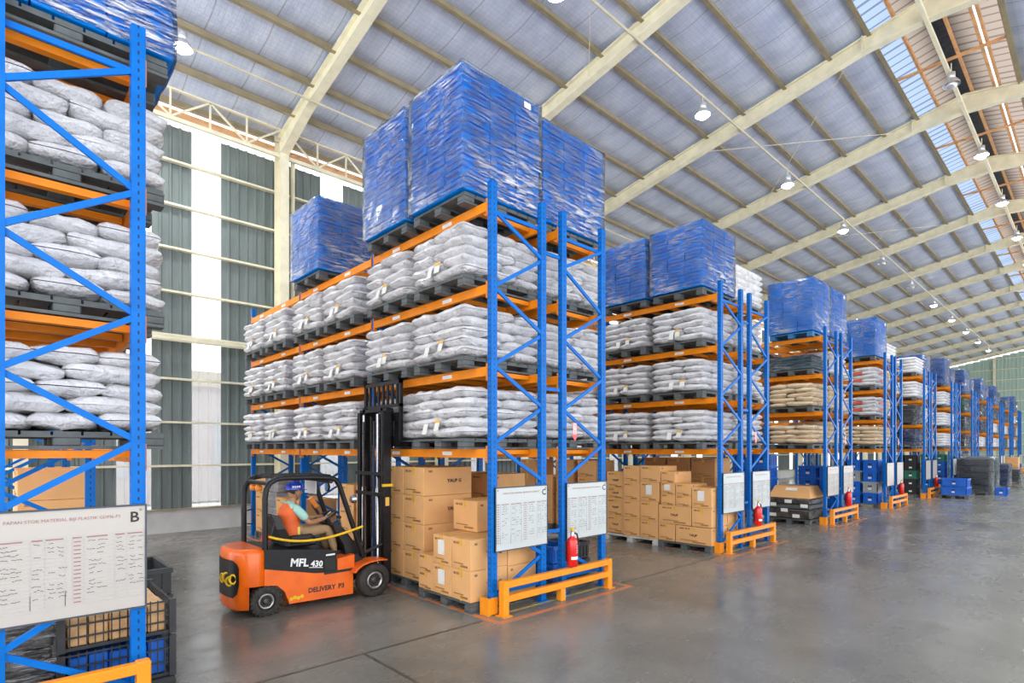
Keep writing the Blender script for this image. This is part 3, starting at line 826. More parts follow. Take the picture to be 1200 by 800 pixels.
# ---------------------------------------------------------------- end-of-row fittings
def whiteboard(x0, x1, y, z0, z1, label, letter, surface='board_white', seed=0, full=True):
    o = empty('whiteboard', (x0, y, z0), 0, label, 'whiteboard', 'stock boards on the rack ends')
    w, h = x1 - x0, z1 - z0
    obj('panel', box(0, w, 0.0, 0.008, 0, h), surface, o)
    fr = MB(); t = 0.006
    fr.box(0, w, -.004, .009, 0, t); fr.box(0, w, -.004, .009, h - t, h); fr.box(0, t, -.004, .009, t, h - t); fr.box(w - t, w, -.004, .009, t, h - t)
    obj('frame', fr, 'board_frame', o)
    for a in (.02, w - .02): obj('screw', MB().lathe([(.005, -.003), (.005, 0)], (a, 0, h - .02), 'y', 8), 'purlin_steel', o)
    rnd = random.Random(seed)
    title = text_mesh('PAPAN STOK MATERIAL BIJI PLASTIK GDM6-P3', 0.0150 * w / 0.45, 0, 'CENTER')
    obj('title_lettering', title, 'ink_red', o, (w * .48, -0.0012, h - .045), FACE_Y)
    if letter: obj('bay_letter', text_mesh(letter, 0.055, 0.001), 'ink', o, (w - .055, -0.0012, h - .065), FACE_Y)
    if full:
        ln = MB(); hw = MB(); hd = MB(); st = MB()
        def dash(mm, a, b, z, t=.0016): mm.box(a, b, -.0013, -.0005, z - t, z + t)
        ztop = h - .10; rows = 17; dz = (h * .62) / rows
        cols = (.03, .08, .21, .29, .46)
        for half in (0, 1):
            bx = w * (.02 + .5 * half)
            for c in (0, .07, .26, .34, .46): ln.box(bx + w * c, bx + w * c + .0014, -.0011, -.0004, ztop - rows * dz, ztop)
            for r in range(rows + 1): ln.box(bx, bx + w * .46, -.0011, -.0004, ztop - r * dz, ztop - r * dz + .0011)
            dash(hd, bx + w * .005, bx + w * .06, ztop - dz * .5, .0022); dash(hd, bx + w * .09, bx + w * .22, ztop - dz * .5, .0022); dash(hd, bx + w * .27, bx + w * .33, ztop - dz * .5, .0022); dash(hd, bx + w * .35, bx + w * .45, ztop - dz * .5, .0022)
            for r in range(1, rows):
                z = ztop - (r + .5) * dz
                dash(hd, bx + w * .012, bx + w * .055, z, .0018)
                if r % 5 and r < rows - 2:
                    for c, l in ((.09, .05), (.15, .05), (.27, .05), (.355, .04), (.41, .04)):
                        if rnd.random() < .8:
                            a = bx + w * c + rnd.uniform(0, .008); e = a + w * l * rnd.uniform(.5, 1)
                            while a < e:
                                b = a + rnd.uniform(.004, .009); hw.bar((a, -.001, z + rnd.uniform(-.003, .003)), (b, -.001, z + rnd.uniform(-.003, .003)), 0.0012, .0013); a = b + .0015
        for r in range(5): ln.box(w * .02, w * .48, -.0011, -.0004, .04 + r * dz, .04 + r * dz + .0011)
        for c in (.02, .09, .28, .48): ln.box(w * c, w * c + .0014, -.0011, -.0004, .04, .04 + 4 * dz)
        for nm, mm, mt in (('ruled_lines', ln, 'line_grey'), ('printed_headings', hd, 'ink_red'), ('handwriting', hw, 'ink')):
            obj(nm, mm, mt, o)['kind'] = 'stuff'
    return o
def guard(x0, x1, label):
    o = empty('rack_end_guard', (x0, 2.47, 0), 0, label, 'guard rail', 'orange end guards')
    w = x1 - x0
    for z in (0.185, 0.10): obj('rail', MB().rbox(0.026, w - 0.026, -0.02, 0.02, z - 0.02, z + 0.02, .004), 'guard_orange', o)
    for a in (0, w / 2 - 0.02, w - 0.045):
        obj('guard_post', MB().rbox(a, a + 0.045, -0.024, 0.024, 0, 0.21 if a in (0, w - 0.045) else 0.08, .004), 'guard_orange', o)
    for a in (0, w - 0.045): obj('base_plate', box(a - .012, a + .057, -.04, .04, 0, .005), 'guard_orange', o)
    return o
def extinguisher(x, y, z, label, detail=True):
    o = empty('fire_extinguisher', (x, y, z), 0, label, 'extinguisher', 'fire extinguishers on the rack ends')
    obj('cylinder', cached('ext_cyl', lambda: MB().lathe([(.028, 0), (.036, .006), (.036, .165), (.030, .185), (.014, .197), (.012, .205)], n=16)), 'ext_red', o)
    obj('valve', cached('ext_valve', lambda: MB().lathe([(.013, .203), (.013, .222), (.009, .232)], n=10).box(-.01, .03, -.006, .006, .222, .230).bar((-.008, 0, .235), (.034, 0, .25), .01, .006)), 'chrome', o)
    obj('safety_tag', cached('ext_tag', lambda: MB().rbox(-.012, .012, -.012, .008, .236, .258, .003)), 'yellow', o)
    obj('hose', cached('ext_hose', lambda: MB().tube([(.01, -.005, .222), (.035, -.01, .215), (.047, -.012, .17), (.048, -.012, .08)], .006, 8)), 'black_plastic', o)
    if detail:
        lb = MB()
        for i in range(9):
            a0 = math.radians(-150 + 13 * i); a1 = math.radians(-150 + 13 * (i + 1)); r = .0365
            lb.quad((r * math.cos(a0), r * math.sin(a0), .05), (r * math.cos(a1), r * math.sin(a1), .05), (r * math.cos(a1), r * math.sin(a1), .07), (r * math.cos(a0), r * math.sin(a0), .07))
        for i in range(5, 9):
            a0 = math.radians(-150 + 13 * i); a1 = math.radians(-150 + 13 * i + 7); r = .0366
            for zz in (.09, .105, .12, .135): lb.quad((r * math.cos(a0), r * math.sin(a0), zz), (r * math.cos(a1), r * math.sin(a1), zz), (r * math.cos(a1), r * math.sin(a1), zz + .009), (r * math.cos(a0), r * math.sin(a0), zz + .009))
        obj('instruction_label', lb, 'sticker', o)
    obj('bracket', box(-.02, .02, .036, .046, .03, .16), 'chain_steel', o)
def apar_sign(x, y, z, label):
    o = empty('extinguisher_sign', (x, y, z), 0, label, 'sign', 'extinguisher arrow signs')
    obj('plate', MB().prism([(-.02, .03), (.02, .03), (.02, .125), (-.02, .125)], 'y', -.004, 0), 'sign_white', o)
    obj('arrow', MB().prism([(0, 0), (.03, .04), (.02, .04), (.02, .045), (-.02, .045), (-.02, .04), (-.03, .04)], 'y', -.005, -.0005), 'ext_red', o)
    obj('bracket', box(-.10, -.018, -.003, .004, .075, .085), 'chain_steel', o)
    fr = MB(); fr.box(-.02, -.017, -.006, -.004, .04, .125); fr.box(.017, .02, -.006, -.004, .04, .125); fr.box(-.02, .02, -.006, -.004, .122, .125)
    obj('border', fr, 'ext_red', o)
    for i, c in enumerate('APAR'): obj('lettering', text_mesh(c, .024, .0006, 'CENTER'), 'ext_red', o, (0, -.0062, .102 - .0185 * i), FACE_Y)
def protector(x, label):
    o = obj('post_protector', MB().prism([(-.045, -.03), (.03, -.03), (.03, -.02), (-.035, -.02), (-.035, .05), (-.045, .05)], 'z', 0, .105), 'guard_orange', None, (x - .012, Y0, 0))
    tag(o, label, 'protector', 'orange post protectors')
whiteboard(-0.035, 0.438, 2.522, 0.396, 0.79, 'large cream stock board marked B on the leftmost rack', 'B', 'board_cream', 3)
guard(-0.02, 0.44, 'orange end guard at the foot of the leftmost rack')
for k in range(1, 12):
    x = ROWX[k]; nm = ROWN[k]; b = 'board_white' if k < 3 else ('board_cream' if k < 6 else 'board_white')
    whiteboard(x - .002, x + RD + .025, 2.522, 0.375, 0.767, f'white stock board on the near half of the {nm}', 'C' if k == 1 else '', b, k, k < 4)
    whiteboard(x + RD + RG - .01 + .02, x + 2 * RD + RG + .025, 2.522, 0.375, 0.767, f'white stock board on the far half of the {nm}', 'C' if k == 1 else '', b, 30 + k, k < 4)
    protector(x, f'orange post protector at the front corner of the {nm}')
    guard(x, x + 1.06, f'orange end guard at the foot of the {nm}')
    if k < 9:
        extinguisher(x + RD + RG - .012, 2.45, 0.215, f'red fire extinguisher hanging on the {nm}', k < 3)
        apar_sign(x + RD + RG + .085 if k == 1 else x + RD + RG + .07, 2.515, 1.055, f'red and white extinguisher arrow sign on the {nm}')
# ---------------------------------------------------------------- loose cartons under the racks
def carton(x0, x1, y0, y1, z0, z1, label, group, dark=False, front='', side='', seed=0, tape=True, note=False):
    L, W, Hh = x1 - x0, y1 - y0, z1 - z0; rnd = random.Random(seed * 13 + 5)
    o = obj('cardboard_carton', MB().rbox(-L / 2 + .002, L / 2 - .002, -W / 2 + .002, W / 2 - .002, 0.0005, Hh - .001, .003), 'carton_dark' if dark else 'carton', None, ((x0 + x1) / 2, (y0 + y1) / 2, z0), (0, 0, rnd.uniform(-.008, .008)))
    tag(o, label, 'carton', group)
    if tape:
        t = MB(); e = .0006; w = .012
        t.prism([(-L / 2 - e, Hh * .76), (-L / 2 + .002, Hh * .76), (-L / 2 + .002, Hh - .0012), (L / 2, Hh - .0012), (L / 2, Hh + e), (-L / 2 - e, Hh + e)], 'y', -w, w)
        obj('tape', t, 'tape', o)
        obj('tape', box(-L / 2 - e, -L / 2 + .003, -w, w, 0.001, Hh * .2), 'tape', o)
    p = MB(); X = -L / 2 - .0007; Y = -W / 2 - .0007
    def dx(a, b, z, t): p.box(X, X + .002, a, b, z - t, z + t)          # mark on the aisle face
    def dy(a, b, z, t): p.box(a, b, Y, Y + .002, z - t, z + t)
    dx(W * .26, W * .38, Hh * .86, .007); dx(W * .18, W * .22, Hh * .86, .008); dx(W * .10, W * .15, Hh * .86, .007)
    dx(-W * .12, W * .36, Hh * .20, .003); dx(-W * .34, W * .02, Hh * .12, .006)
    dy(-L * .4, -L * .33, Hh * .86, .007)
    obj('printed_marks', p, 'ink_brown', o)['kind'] = 'stuff'
    if front: obj('printed_lettering', text_mesh(front, .034, .0008, 'CENTER'), 'ink', o, (X - .0004, 0, Hh * .44), FACE_X)
    if side: obj('printed_lettering', text_mesh(side, .036, .0010, 'CENTER'), 'ink', o, (L * .12, Y - .0004, Hh * .45), FACE_Y)
    if note: obj('paper_note', box(X - .001, X, -.03, .04, Hh * .35, Hh * .85), 'tag_paper', o)
    return o
G1 = 'cartons under the forklift row'
pallet(2.43, 3.515, 0, 'dark pallet under the tall carton stack by the forklift mast', 'pallet_grey', True, 0.225, 0.265)
ci = 0
for c, (ya, yb) in enumerate(((3.25, 3.513), (3.513, 3.776))):
    for l in range(4):
        ci += 1
        carton(2.20, 2.63, ya, yb, .067 + .201 * l, .067 + .201 * (l + 1), f'large brown carton, {ORD[l]} from floor, {("near", "mast side")[c]} column of the tall stack', G1, front='', side='YAUP G', seed=ci)
pallet(2.40, 2.905, 0, 'dark pallet under the low carton stack by the first orange guard', 'pallet_grey', True, 0.285, 0.285)
for c, (ya, yb) in enumerate(((2.625, 2.82), (2.82, 3.02))):
    for l in range(2):
        ci += 1; carton(2.115, 2.42, ya, yb, .067 + .19 * l, .067 + .19 * (l + 1), f'brown carton, {("bottom", "upper")[l]} layer, {("first", "second")[c]} from the corner post by the guard', G1, side='YAUP G', seed=ci, note=(c == 1))
        ci += 1; carton(2.42, 2.68, ya, yb, .067 + .18 * l, .067 + .18 * (l + 1), f'brown carton, {("bottom", "upper")[l]} layer, behind the first whiteboard, {("near", "inner")[c]} one', G1, seed=ci)
for l in range(2):
    ci += 1; carton(2.115, 2.30, 3.02, 3.19, .067 + .115 * l, .067 + .115 * (l + 1), f'small brown carton, {("bottom", "upper")[l]} of two beside the tall stack', G1, seed=ci)
ci += 1; carton(2.34, 2.66, 2.84, 3.10, .449, .655, 'brown carton lying on top of the low stack behind corner post', G1, side='YAUP G', seed=ci)
# second and third bays of the forklift row, seen behind the truck
for bi, (ya, n, w, x0, dp) in enumerate(((4.05, 3, .26, 2.24, .36), (4.36, 3, .26, 2.24, .36), (5.46, 2, .28, 2.22, .4), (5.78, 2, .28, 2.22, .4), (6.38, 3, .30, 2.22, .4))):
    pallet(x0 + dp / 2, ya + w / 2, 0, f'dark pallet on the floor behind the forklift, {ORD[bi]} from the mast', 'pallet_grey', True, dp / 2 + .01, w / 2 + .01)
    for l in range(n):
        ci += 1; carton(x0, x0 + dp, ya, ya + w, .067 + .21 * l, .067 + .21 * (l + 1), f'brown carton behind the forklift, stack {ORD[bi]} from the mast, {ORD[l]} from floor', G1, seed=ci)
for bi, ya in enumerate((4.7, 5.0)):
    for l in range(3):
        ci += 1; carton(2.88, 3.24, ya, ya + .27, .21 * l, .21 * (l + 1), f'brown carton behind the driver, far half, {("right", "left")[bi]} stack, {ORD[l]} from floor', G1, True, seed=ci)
w_ = wrapped_load(2.42, 6.21, .067, 'whitish film-wrapped bundle behind the driver near the wall', 'white_wrap', .2, .13, .62, 5)
pallet(2.42, 6.21, 0, 'dark pallet under the whitish bundle near the wall', 'pallet_grey', True, .21, .13)
# far half of the forklift row: blue baskets by the guard, cartons deeper in
pallet(3.075, 2.90, 0, 'grey pallet under the blue baskets behind the far whiteboard', 'pallet_grey', True, .225, .27)
for i in range(2):
    for l in range(2):
        crate(2.975 + .205 * i, 2.78, .068 + .125 * l, f'{("blue", "black")[i]} slotted basket, {("lower", "upper")[l]}, behind the far whiteboard', ('crate_blue', 'crate_black')[i], .19, .24, .12, 'baskets behind the far whiteboard', handle=False)
wrapped_load(3.075, 3.04, .068, 'low film-wrapped pile of parts behind the blue baskets', 'crate_grey', .20, .12, .27, 8)
for c, ya in enumerate((3.32, 3.62)):
    for l in range(4):
        ci += 1; carton(2.90, 3.26, ya, ya + .28, .20 * l, .20 * (l + 1), f'brown carton, far half of forklift row, {("near", "inner")[c]} stack, {ORD[l]} from floor', G1, False, seed=ci)
# pile at the end of the second row, seen from the aisle
G2 = 'cartons under the second row'
PILE = [(3.61, 3.85, .075, .26), (3.61, 3.85, .26, .455), (3.61, 3.85, .455, .565), (3.61, 3.85, .565, .75),
        (3.395, 3.605, .067, .262), (3.395, 3.605, .262, .449), (3.395, 3.605, .449, .647), (3.395, 3.605, .647, .82),
        (3.172, 3.39, .067, .25), (3.172, 3.39, .25, .452), (3.16, 3.39, .452, .655), (3.145, 3.39, .655, .825),
        (2.975, 3.165, .067, .242), (2.80, 3.165, .242, .43), (2.975, 3.14, .43, .54), (2.975, 3.14, .54, .658), (2.975, 3.14, .658, .77),
        (2.80, 2.97, .43, .535), (2.80, 2.97, .535, .652), (2.585, 2.97, .067, .238), (2.585, 2.795, .242, .428), (2.585, 2.795, .428, .624)]
pallet(5.21, 3.51, 0, 'white pallet under the inner part of the second carton pile', 'pallet_white', True, .20, .35)
pallet(5.21, 2.87, 0, 'dark pallet under the front part of the second carton pile', 'pallet_grey', True, .20, .29)
colname = {}
for i, (ya, yb, za, zb) in enumerate(PILE):
    ci += 1; c = 'left edge' if ya > 3.6 else ('second column' if ya > 3.39 else ('third column' if ya > 3.144 else ('fourth column' if ya > 2.97 else ('fifth column' if ya > 2.79 and za > .4 else 'front end'))))
    colname[c] = colname.get(c, -1) + 1
    carton(5.03 if not 3.6 < ya else 5.06, 5.36, ya, yb, max(za, .0675), zb, f'brown carton, {c} of the pile at second row, {ORD[colname[c]]} from floor', G2, seed=ci, front='YAUP' if (yb - ya > .3 or i < 4) else '', note=i in (21, 13 + 2, 10))
for a in range(2):
    for l in range(2):
        ci += 1; carton(5.40 + .20 * a, 5.59 + .20 * a, 2.60, 2.90, .19 * l, .19 * (l + 1), f'brown carton behind second row whiteboards, {("left", "right")[a]} one, {("bottom", "upper")[l]} layer', G2, seed=ci)
for c, ya in enumerate((2.95, 3.26, 3.57)):
    for l in range(4):
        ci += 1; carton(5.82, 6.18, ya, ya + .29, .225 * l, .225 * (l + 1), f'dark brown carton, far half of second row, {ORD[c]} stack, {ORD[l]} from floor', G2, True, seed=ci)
for c, ya in enumerate((4.05, 4.40, 4.75, 5.04)):
    for l in range(4 if c != 2 else 3):
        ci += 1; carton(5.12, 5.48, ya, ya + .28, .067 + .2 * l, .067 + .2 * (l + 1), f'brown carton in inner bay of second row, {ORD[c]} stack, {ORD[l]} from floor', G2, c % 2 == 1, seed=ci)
    pallet(5.30, ya + .14, 0, f'dark pallet in inner bay of second row, {ORD[c]} from aisle', 'pallet_grey', False, .185, .14)
# cartons deep in the leftmost row
pallet(0.30, 5.0, 0, 'pallet under the cartons deep in the leftmost row', 'pallet_grey', True, .22, .30)
for c, ya in enumerate((4.72, 5.01)):
    for l in range(4):
        ci += 1; carton(0.12, 0.48, ya, ya + .28, .067 + .2 * l, .067 + .2 * (l + 1), f'brown carton deep in leftmost row, {("near", "inner")[c]} stack, {ORD[l]} from floor', 'cartons in the leftmost row', False, seed=ci)
# wire crates at the foot of the leftmost rack
def wire_crate(x, y, z, L, W, Hh, goods, label):
    o = empty('wire_crate', (x, y, z), 0, label, 'crate', 'wire crates in the leftmost rack')
    m = MB(); a, b = L / 2, W / 2
    m.box(-a, a, -b, b, 0, .008)
    for s in (-1, 1):
        for t in (-1, 1): m.box(s * a - .012, s * a + .012, t * b - .012, t * b + .012, 0, Hh)
        for zz in (.01, Hh * .35, Hh * .68, Hh - .008):
            m.box(-a, a, s * b - .003, s * b + .003, zz - .003, zz + .003); m.box(s * a - .003, s * a + .003, -b, b, zz - .003, zz + .003)
        n = 14
        for i in range(1, n):
            u = -a + L * i / n; m.box(u - .002, u + .002, s * b - .002, s * b + .002, 0, Hh)
            u = -b + W * i / n; m.box(s * a - .002, s * a + .002, u - .002, u + .002, 0, Hh)
    obj('cage', m, 'crate_black', o)
    rnd = random.Random(3)
    n = 5
    for i in range(n):
        for j in range(3):
            u = -a + .02 + (L - .04) * i / n; v = -b + .02 + (W - .04) * j / 3
            obj('packet', MB().rbox(u + .002, u + (L - .04) / n - .002, v + .002, v + (W - .04) / 3 - .002, .009, Hh * rnd.uniform(.82, .9), .004), goods, o)
pallet(0.24, 2.92, 0, 'black pallet under the wire crates in the leftmost rack', 'crate_black', True, .32, .29)
wire_crate(.37, 2.88, .068, .36, .46, .165, 'crate_blue', 'black wire crate of blue packets, lower one in the leftmost rack')
wire_crate(.37, 2.88, .242, .36, .46, .14, 'goods_orange', 'black wire crate of orange packets, upper one in the leftmost rack')
wrapped_load(.03, 2.89, .068, 'black film-wrapped bundle beside the wire crates', 'black_film', .15, .24, .30, 4, lumps=3)
for l in range(3):
    crate(.50, 3.45, .0 + .135 * l, f'black stacked crate beyond the wire crates, {ORD[l]} from floor', 'crate_black', .34, .4, .13, 'black crates in the leftmost rack', handle=False)
# black wrapped pallet with cardboard lid in front of the third row
pallet(8.10, 2.93, 0, 'dark pallet under the black-wrapped load at the third row', 'pallet_grey', True, .27, .27)
o = empty('black_wrapped_load', (8.10, 2.93, .067), 0, 'black film-wrapped pallet load with a cardboard lid by the third row', 'wrapped load')
obj('lower_bundle', MB().rbox(-.28, .28, -.28, .28, 0, .13, .02), 'black_film', o)
obj('middle_pallet', MB().rbox(-.27, .27, -.27, .27, .135, .19, .01), 'pallet_grey', o)
obj('upper_bundle', MB().rbox(-.28, .28, -.28, .28, .195, .28, .02), 'black_film', o)
obj('cardboard_lid', MB().loft([[(-.27, -.27, .28), (.27, -.27, .28), (.27, .27, .28), (-.27, .27, .28)], [(-.10, -.2, .43), (.24, -.2, .43), (.24, .24, .43), (-.10, .24, .43)]], False), 'carton', o)
for yy, zz in ((.05, .09), (-.2, .16), (.2, .16), (0, .21), (.2, .02), (-.1, .02)): obj('paper_label', box(-.284, -.281, yy - .045, yy + .045, zz, zz + .045), 'tag_paper', o)
obj('paper_label', MB().quad((-.175, -.07, .372), (-.175, .08, .372), (-.135, .08, .408), (-.135, -.07, .408)), 'tag_paper', o)
# blue crates
def crate_stack(x, y, cols, n, mats, where, group, L=.26, W=.26, Hh=.17, z0=.067, pmat='pallet_grey'):
    pallet(x, y + W * (cols - 1) / 2, 0, f'pallet under the plastic crates {where}', pmat, False, L / 2 + .01, W * cols / 2)
    for c in range(cols):
        for l in range(n):
            mt = mats[(c * n + l) % len(mats)]
            side = '' if cols == 1 else (('right', 'left')[c] + ' column, ' if cols == 2 else ORD[c] + ' column, ')
            crate(x, y + (W + .008) * c, z0 + (Hh + .002) * l, f'{mt.split("_")[1]} plastic crate {where}, {side}{ORD[l]} from floor', mt, L, W - .012, Hh, group)
crate_stack(8.26, 3.42, 2, 5, ['crate_blue'], 'in the third row', 'crates in the third row')
crate_stack(8.92, 2.75, 2, 4, ['crate_blue'], 'in far half of third row', 'crates in the third row')
crate_stack(11.12, 2.78, 3, 4, ['crate_blue', 'crate_grey', 'crate_blue', 'crate_blue', 'crate_blue'], 'in the fourth row', 'crates in the fourth row', W=.24, Hh=.185)
crate_stack(13.99, 2.78, 2, 5, ['crate_black', 'crate_black', 'crate_green', 'crate_black', 'crate_black'], 'in the fifth row', 'crates in the fifth row', W=.24, Hh=.16)
crate_stack(16.9, 2.78, 2, 5, ['crate_blue', 'crate_blue', 'crate_blue', 'crate_blue', 'crate_green'], 'in the sixth row', 'crates in the sixth row', W=.24, Hh=.16)
crate_stack(19.85, 2.78, 1, 5, ['crate_grey', 'crate_blue'], 'in the seventh row', 'crates in the seventh row', W=.3, Hh=.16)
# crates and wrapped pallets standing out in the aisle
pallet(14.55, 2.14, 0, 'dark pallet under the blue crates out in the aisle', 'pallet_grey', False, .30, .25)
for i, (dx, z, L) in enumerate(((-.15, .067, .28), (.15, .067, .28), (-.02, .235, .40))):
    crate(14.55 + dx, 2.14, z, ('left lower', 'right lower', 'upper')[i] + ' blue crate on the pallet out in the aisle', 'crate_blue', L, .42, .16, 'blue crates out in the aisle')
for i, (x, y, h, mt, w) in enumerate(((16.1, 2.02, .72, 'dark_goods', 'tall dark film-wrapped pallet load, nearest in the far aisle'), (17.3, 2.05, .75, 'teal_goods', 'tall teal film-wrapped pallet load, second in the far aisle'), (19.2, 2.0, .55, 'dark_blue', 'navy film-wrapped pallet load, third in the far aisle'), (21.8, 2.0, .35, 'dark_goods', 'low dark film-wrapped pallet load, last in the far aisle'))):
    pallet(x, y, 0, ['nearest', 'second', 'third', 'last'][i] + ' of the pallets under wrapped loads in the far aisle', 'pallet_grey', False)
    wrapped_load(x, y, .067, w, mt, .31, .28, h, 60 + i, 'wrapped loads in the far aisle', 5)
crate(15.95, 1.56, 0, 'blue crate on the floor before the nearest wrapped aisle load', 'crate_blue', .30, .2, .17, 'blue crates out in the aisle')
for i, (x, y, z, mt) in enumerate(((27, 2.2, 0, 1), (27, 2.6, 0, 1), (27, 2.2, .36, 0), (27, 2.6, .36, 0))):
    ci += 1; carton(x, x + .6, y, y + .38, z, z + .35, f'{("lower", "upper")[i // 2]} brown carton near the end wall, {("right", "left")[i % 2]} one', 'cartons near the end wall', bool(mt), seed=ci, tape=False)

# traffic cone by the forklift row
o = empty('traffic_cone', (2.06, 5.90, 0), 0, 'red traffic cone on the floor behind the forklift', 'cone')
obj('base', MB().rbox(-.075, .075, -.075, .075, 0, .014, .004), 'cone_red', o)
obj('body', MB().lathe([(.06, .014), (.014, .29), (.010, .295)], n=16), 'cone_red', o)
obj('reflective_band', MB().lathe([(.0435, .10), (.0330, .15), (.032, .15), (.0425, .10)], n=16), 'sign_white', o)

# ---------------------------------------------------------------- forklift
F = empty('forklift', (1.5, 3.64, 0), 0, 'orange and black electric forklift with raised mast by the carton stack', 'forklift')
def fo(name, mb, m, parent=None, **kw): return obj(name, mb, m, parent or F, **kw)
def plan(scale=1.0, xf=-.31, n=14):
    pts = []
    for i in range(n + 1):
        t = -math.pi / 2 + math.pi * i / n
        c, s = math.cos(t), math.sin(t)
        pts.append((xf - .165 * scale * abs(c) ** .72, .21 * scale * (abs(s) ** .72) * (1 if s > 0 else -1)))
    return pts
cw = MB(); rr = []
for z, sc_ in ((.185, .985), (.20, 1.0), (.375, 1.0), (.395, .97), (.405, .86)): rr.append([(x, y, z) for x, y in plan(sc_)] )
cw.loft(rr, True)
rr = []
for z, sc_ in ((.05, .95), (.07, 1.0), (.19, 1.0)):
    rr.append([(min(x, -.395), y, z) for x, y in plan(sc_)])
cw.loft(rr, True)
fo('counterweight', cw, 'fork_orange')
bd = MB(); vs = []; nb_ = 10
for j, z in enumerate((.125, .15, .20, .25, .30, .325, .345)):
    lim = (.55, .72, .8, .8, .8, .72, .5)[j]
    for i in range(nb_ + 1):
        t = (-1 + 2 * i / nb_) * lim; c, s = math.cos(t), math.sin(t)
        vs.append((-.31 - .169 * abs(c) ** .72, .214 * abs(s) ** .72 * (1 if s > 0 else -1), z))
bd._add(vs, [(j * 11 + i, j * 11 + i + 1, j * 11 + i + 12, j * 11 + i + 11) for j in range(6) for i in range(nb_)], True)
badge = fo('badge', bd, 'black_paint')
for i, (t, z) in enumerate(((-.55, .235), (-.38, .22), (-.2, .24), (0, .225))):
    c, s = math.cos(t), math.sin(t); x, y = -.31 - .171 * abs(c) ** .72, .216 * abs(s) ** .72 * (1 if s > 0 else -1)
    nrm = Vector((-.6, -.8 if t else -.1, 0)).normalized(); tg = Vector((-nrm.y, nrm.x, 0))
    pts = [Vector((x, y, z)) + tg * .020 * math.cos(a * math.pi / 5) + Vector((0, 0, .026 * math.sin(a * math.pi / 5))) for a in range(11)]
    obj('yellow_emblem', MB().tube(pts, .007, 6), 'yellow', badge)
SIDE = .212
ch = MB().prism([(-.31, .285), (0.0, .215), (.14, .20), (.26, .195), (.26, .04), (-.16, .05), (-.19, .13), (-.235, .175), (-.31, .185)], 'y', -SIDE, SIDE)
fo('chassis', ch, 'fork_orange')
bp = MB().prism([(-.31, .400), (.10, .352), (.14, .335), (.145, .20), (0.0, .215), (-.31, .285)], 'y', -SIDE - .002, SIDE + .002)
hood = fo('battery_hood', bp, 'black_paint')
obj('model_lettering', text_mesh('MFL', .066, .0024), 'white_paint', hood, (-.16, -SIDE - .0032, .282), (math.pi / 2, .14, 0))
obj('model_lettering', text_mesh('430', .052, .0018), 'white_paint', hood, (-.030, -SIDE - .0032, .262), (math.pi / 2, .14, 0))
obj('underline', MB().bar((-.04, -SIDE - .003, .257), (.05, -SIDE - .003, .244), .001, .004), 'white_paint', hood)
obj('side_plate', box(.06, .135, -SIDE - .006, -SIDE - .002, .22, .30), 'black_plastic', hood)
obj('white_label', box(.07, .13, -SIDE - .007, -SIDE - .003, .315, .325), 'sticker', hood)
obj('fleet_lettering', text_mesh('DELIVERY', .042, .0016), 'ink', ch_ := bpy.data.objects['chassis'], (-.045, -SIDE - .0012, .098), (math.pi / 2, .02, 0))
obj('fleet_lettering', text_mesh('P3', .042, .0016), 'ink', ch_, (.155, -SIDE - .0012, .094), (math.pi / 2, .02, 0))
for k in range(4): obj('yellow_mark', MB().lathe([(.012, -.0012), (.012, 0)], (-.15 + .022 * k, -SIDE, .078 + .006 * (k % 2)), 'y', 8), 'yellow', ch_)
fo('step_plate', box(.06, .27, -SIDE - .004, SIDE, .196, .212), 'black_plastic')
fo('front_panel', MB().prism([(.15, .212), (.27, .212), (.27, .30), (.15, .285)], 'y', -SIDE, -.10), 'fork_orange')
for s in (-1, 1):
    y0, y1 = (-.27, -.13) if s < 0 else (.13, .27)
    pts = [(.235, .19), (.26, .215), (.30, .238), (.36, .250), (.42, .252), (.485, .247), (.485, .240), (.42, .244), (.36, .240), (.305, .227), (.27, .205), (.25, .185)]
    fo('fender', MB().prism(pts, 'y', y0, y1), 'fork_orange')
def wheel(x, y, r, w, s, lugs):
    t = fo('tyre', MB().lathe([(r * .62, -w / 2), (r * .9, -w / 2), (r, -w * .36), (r, w * .36), (r * .9, w / 2), (r * .62, w / 2), (r * .60, w * .3), (r * .60, -w * .3), (r * .62, -w / 2)], (0, 0, 0), 'y', 28, True, False), 'rubber', loc=(x, y, r))
    obj('wheel_disc', MB().lathe([(r * .62, s * w * .30), (r * .001, s * w * .30)], (0, 0, 0), 'y', 24, True, False), 'rubber', t)
    rim = MB().lathe([(r * .52, s * w * .30), (r * .50, s * w * .46), (r * .44, s * w * .48), (r * .38, s * w * .32)], (0, 0, 0), 'y', 24, True, False)
    obj('rim', rim, 'steel_rim', t)
    obj('hub', MB().lathe([(r * .24, s * w * .28), (r * .22, s * w * .44), (r * .12, s * w * .47), (.001, s * w * .47)], (0, 0, 0), 'y', 20), 'chain_steel', t)
    for k in range(6):
        a = k * math.pi / 3
        obj('wheel_nut', cached('wheel_nut', lambda: MB().lathe([(.007, -.006), (.007, .006)], (0, 0, 0), 'y', 6)), 'chain_steel', t, (r * .38 * math.cos(a), s * w * .33, r * .38 * math.sin(a)))
    if lugs:
        for k in range(22):
            a = 2 * math.pi * k / 22
            obj('tread_lug', cached(('tread_lug', w), lambda: MB().rbox(-.007, .007, -w / 2, w / 2, -.006, .006, .003)), 'rubber', t, (r * .985 * math.cos(a), 0, r * .985 * math.sin(a)), (0, -a + math.pi / 2, 0))
for s in (-1, 1):
    wheel(.40, s * .215, .113, .085, s, False)
    wheel(-.297, s * .175, .090, .075, s, True)
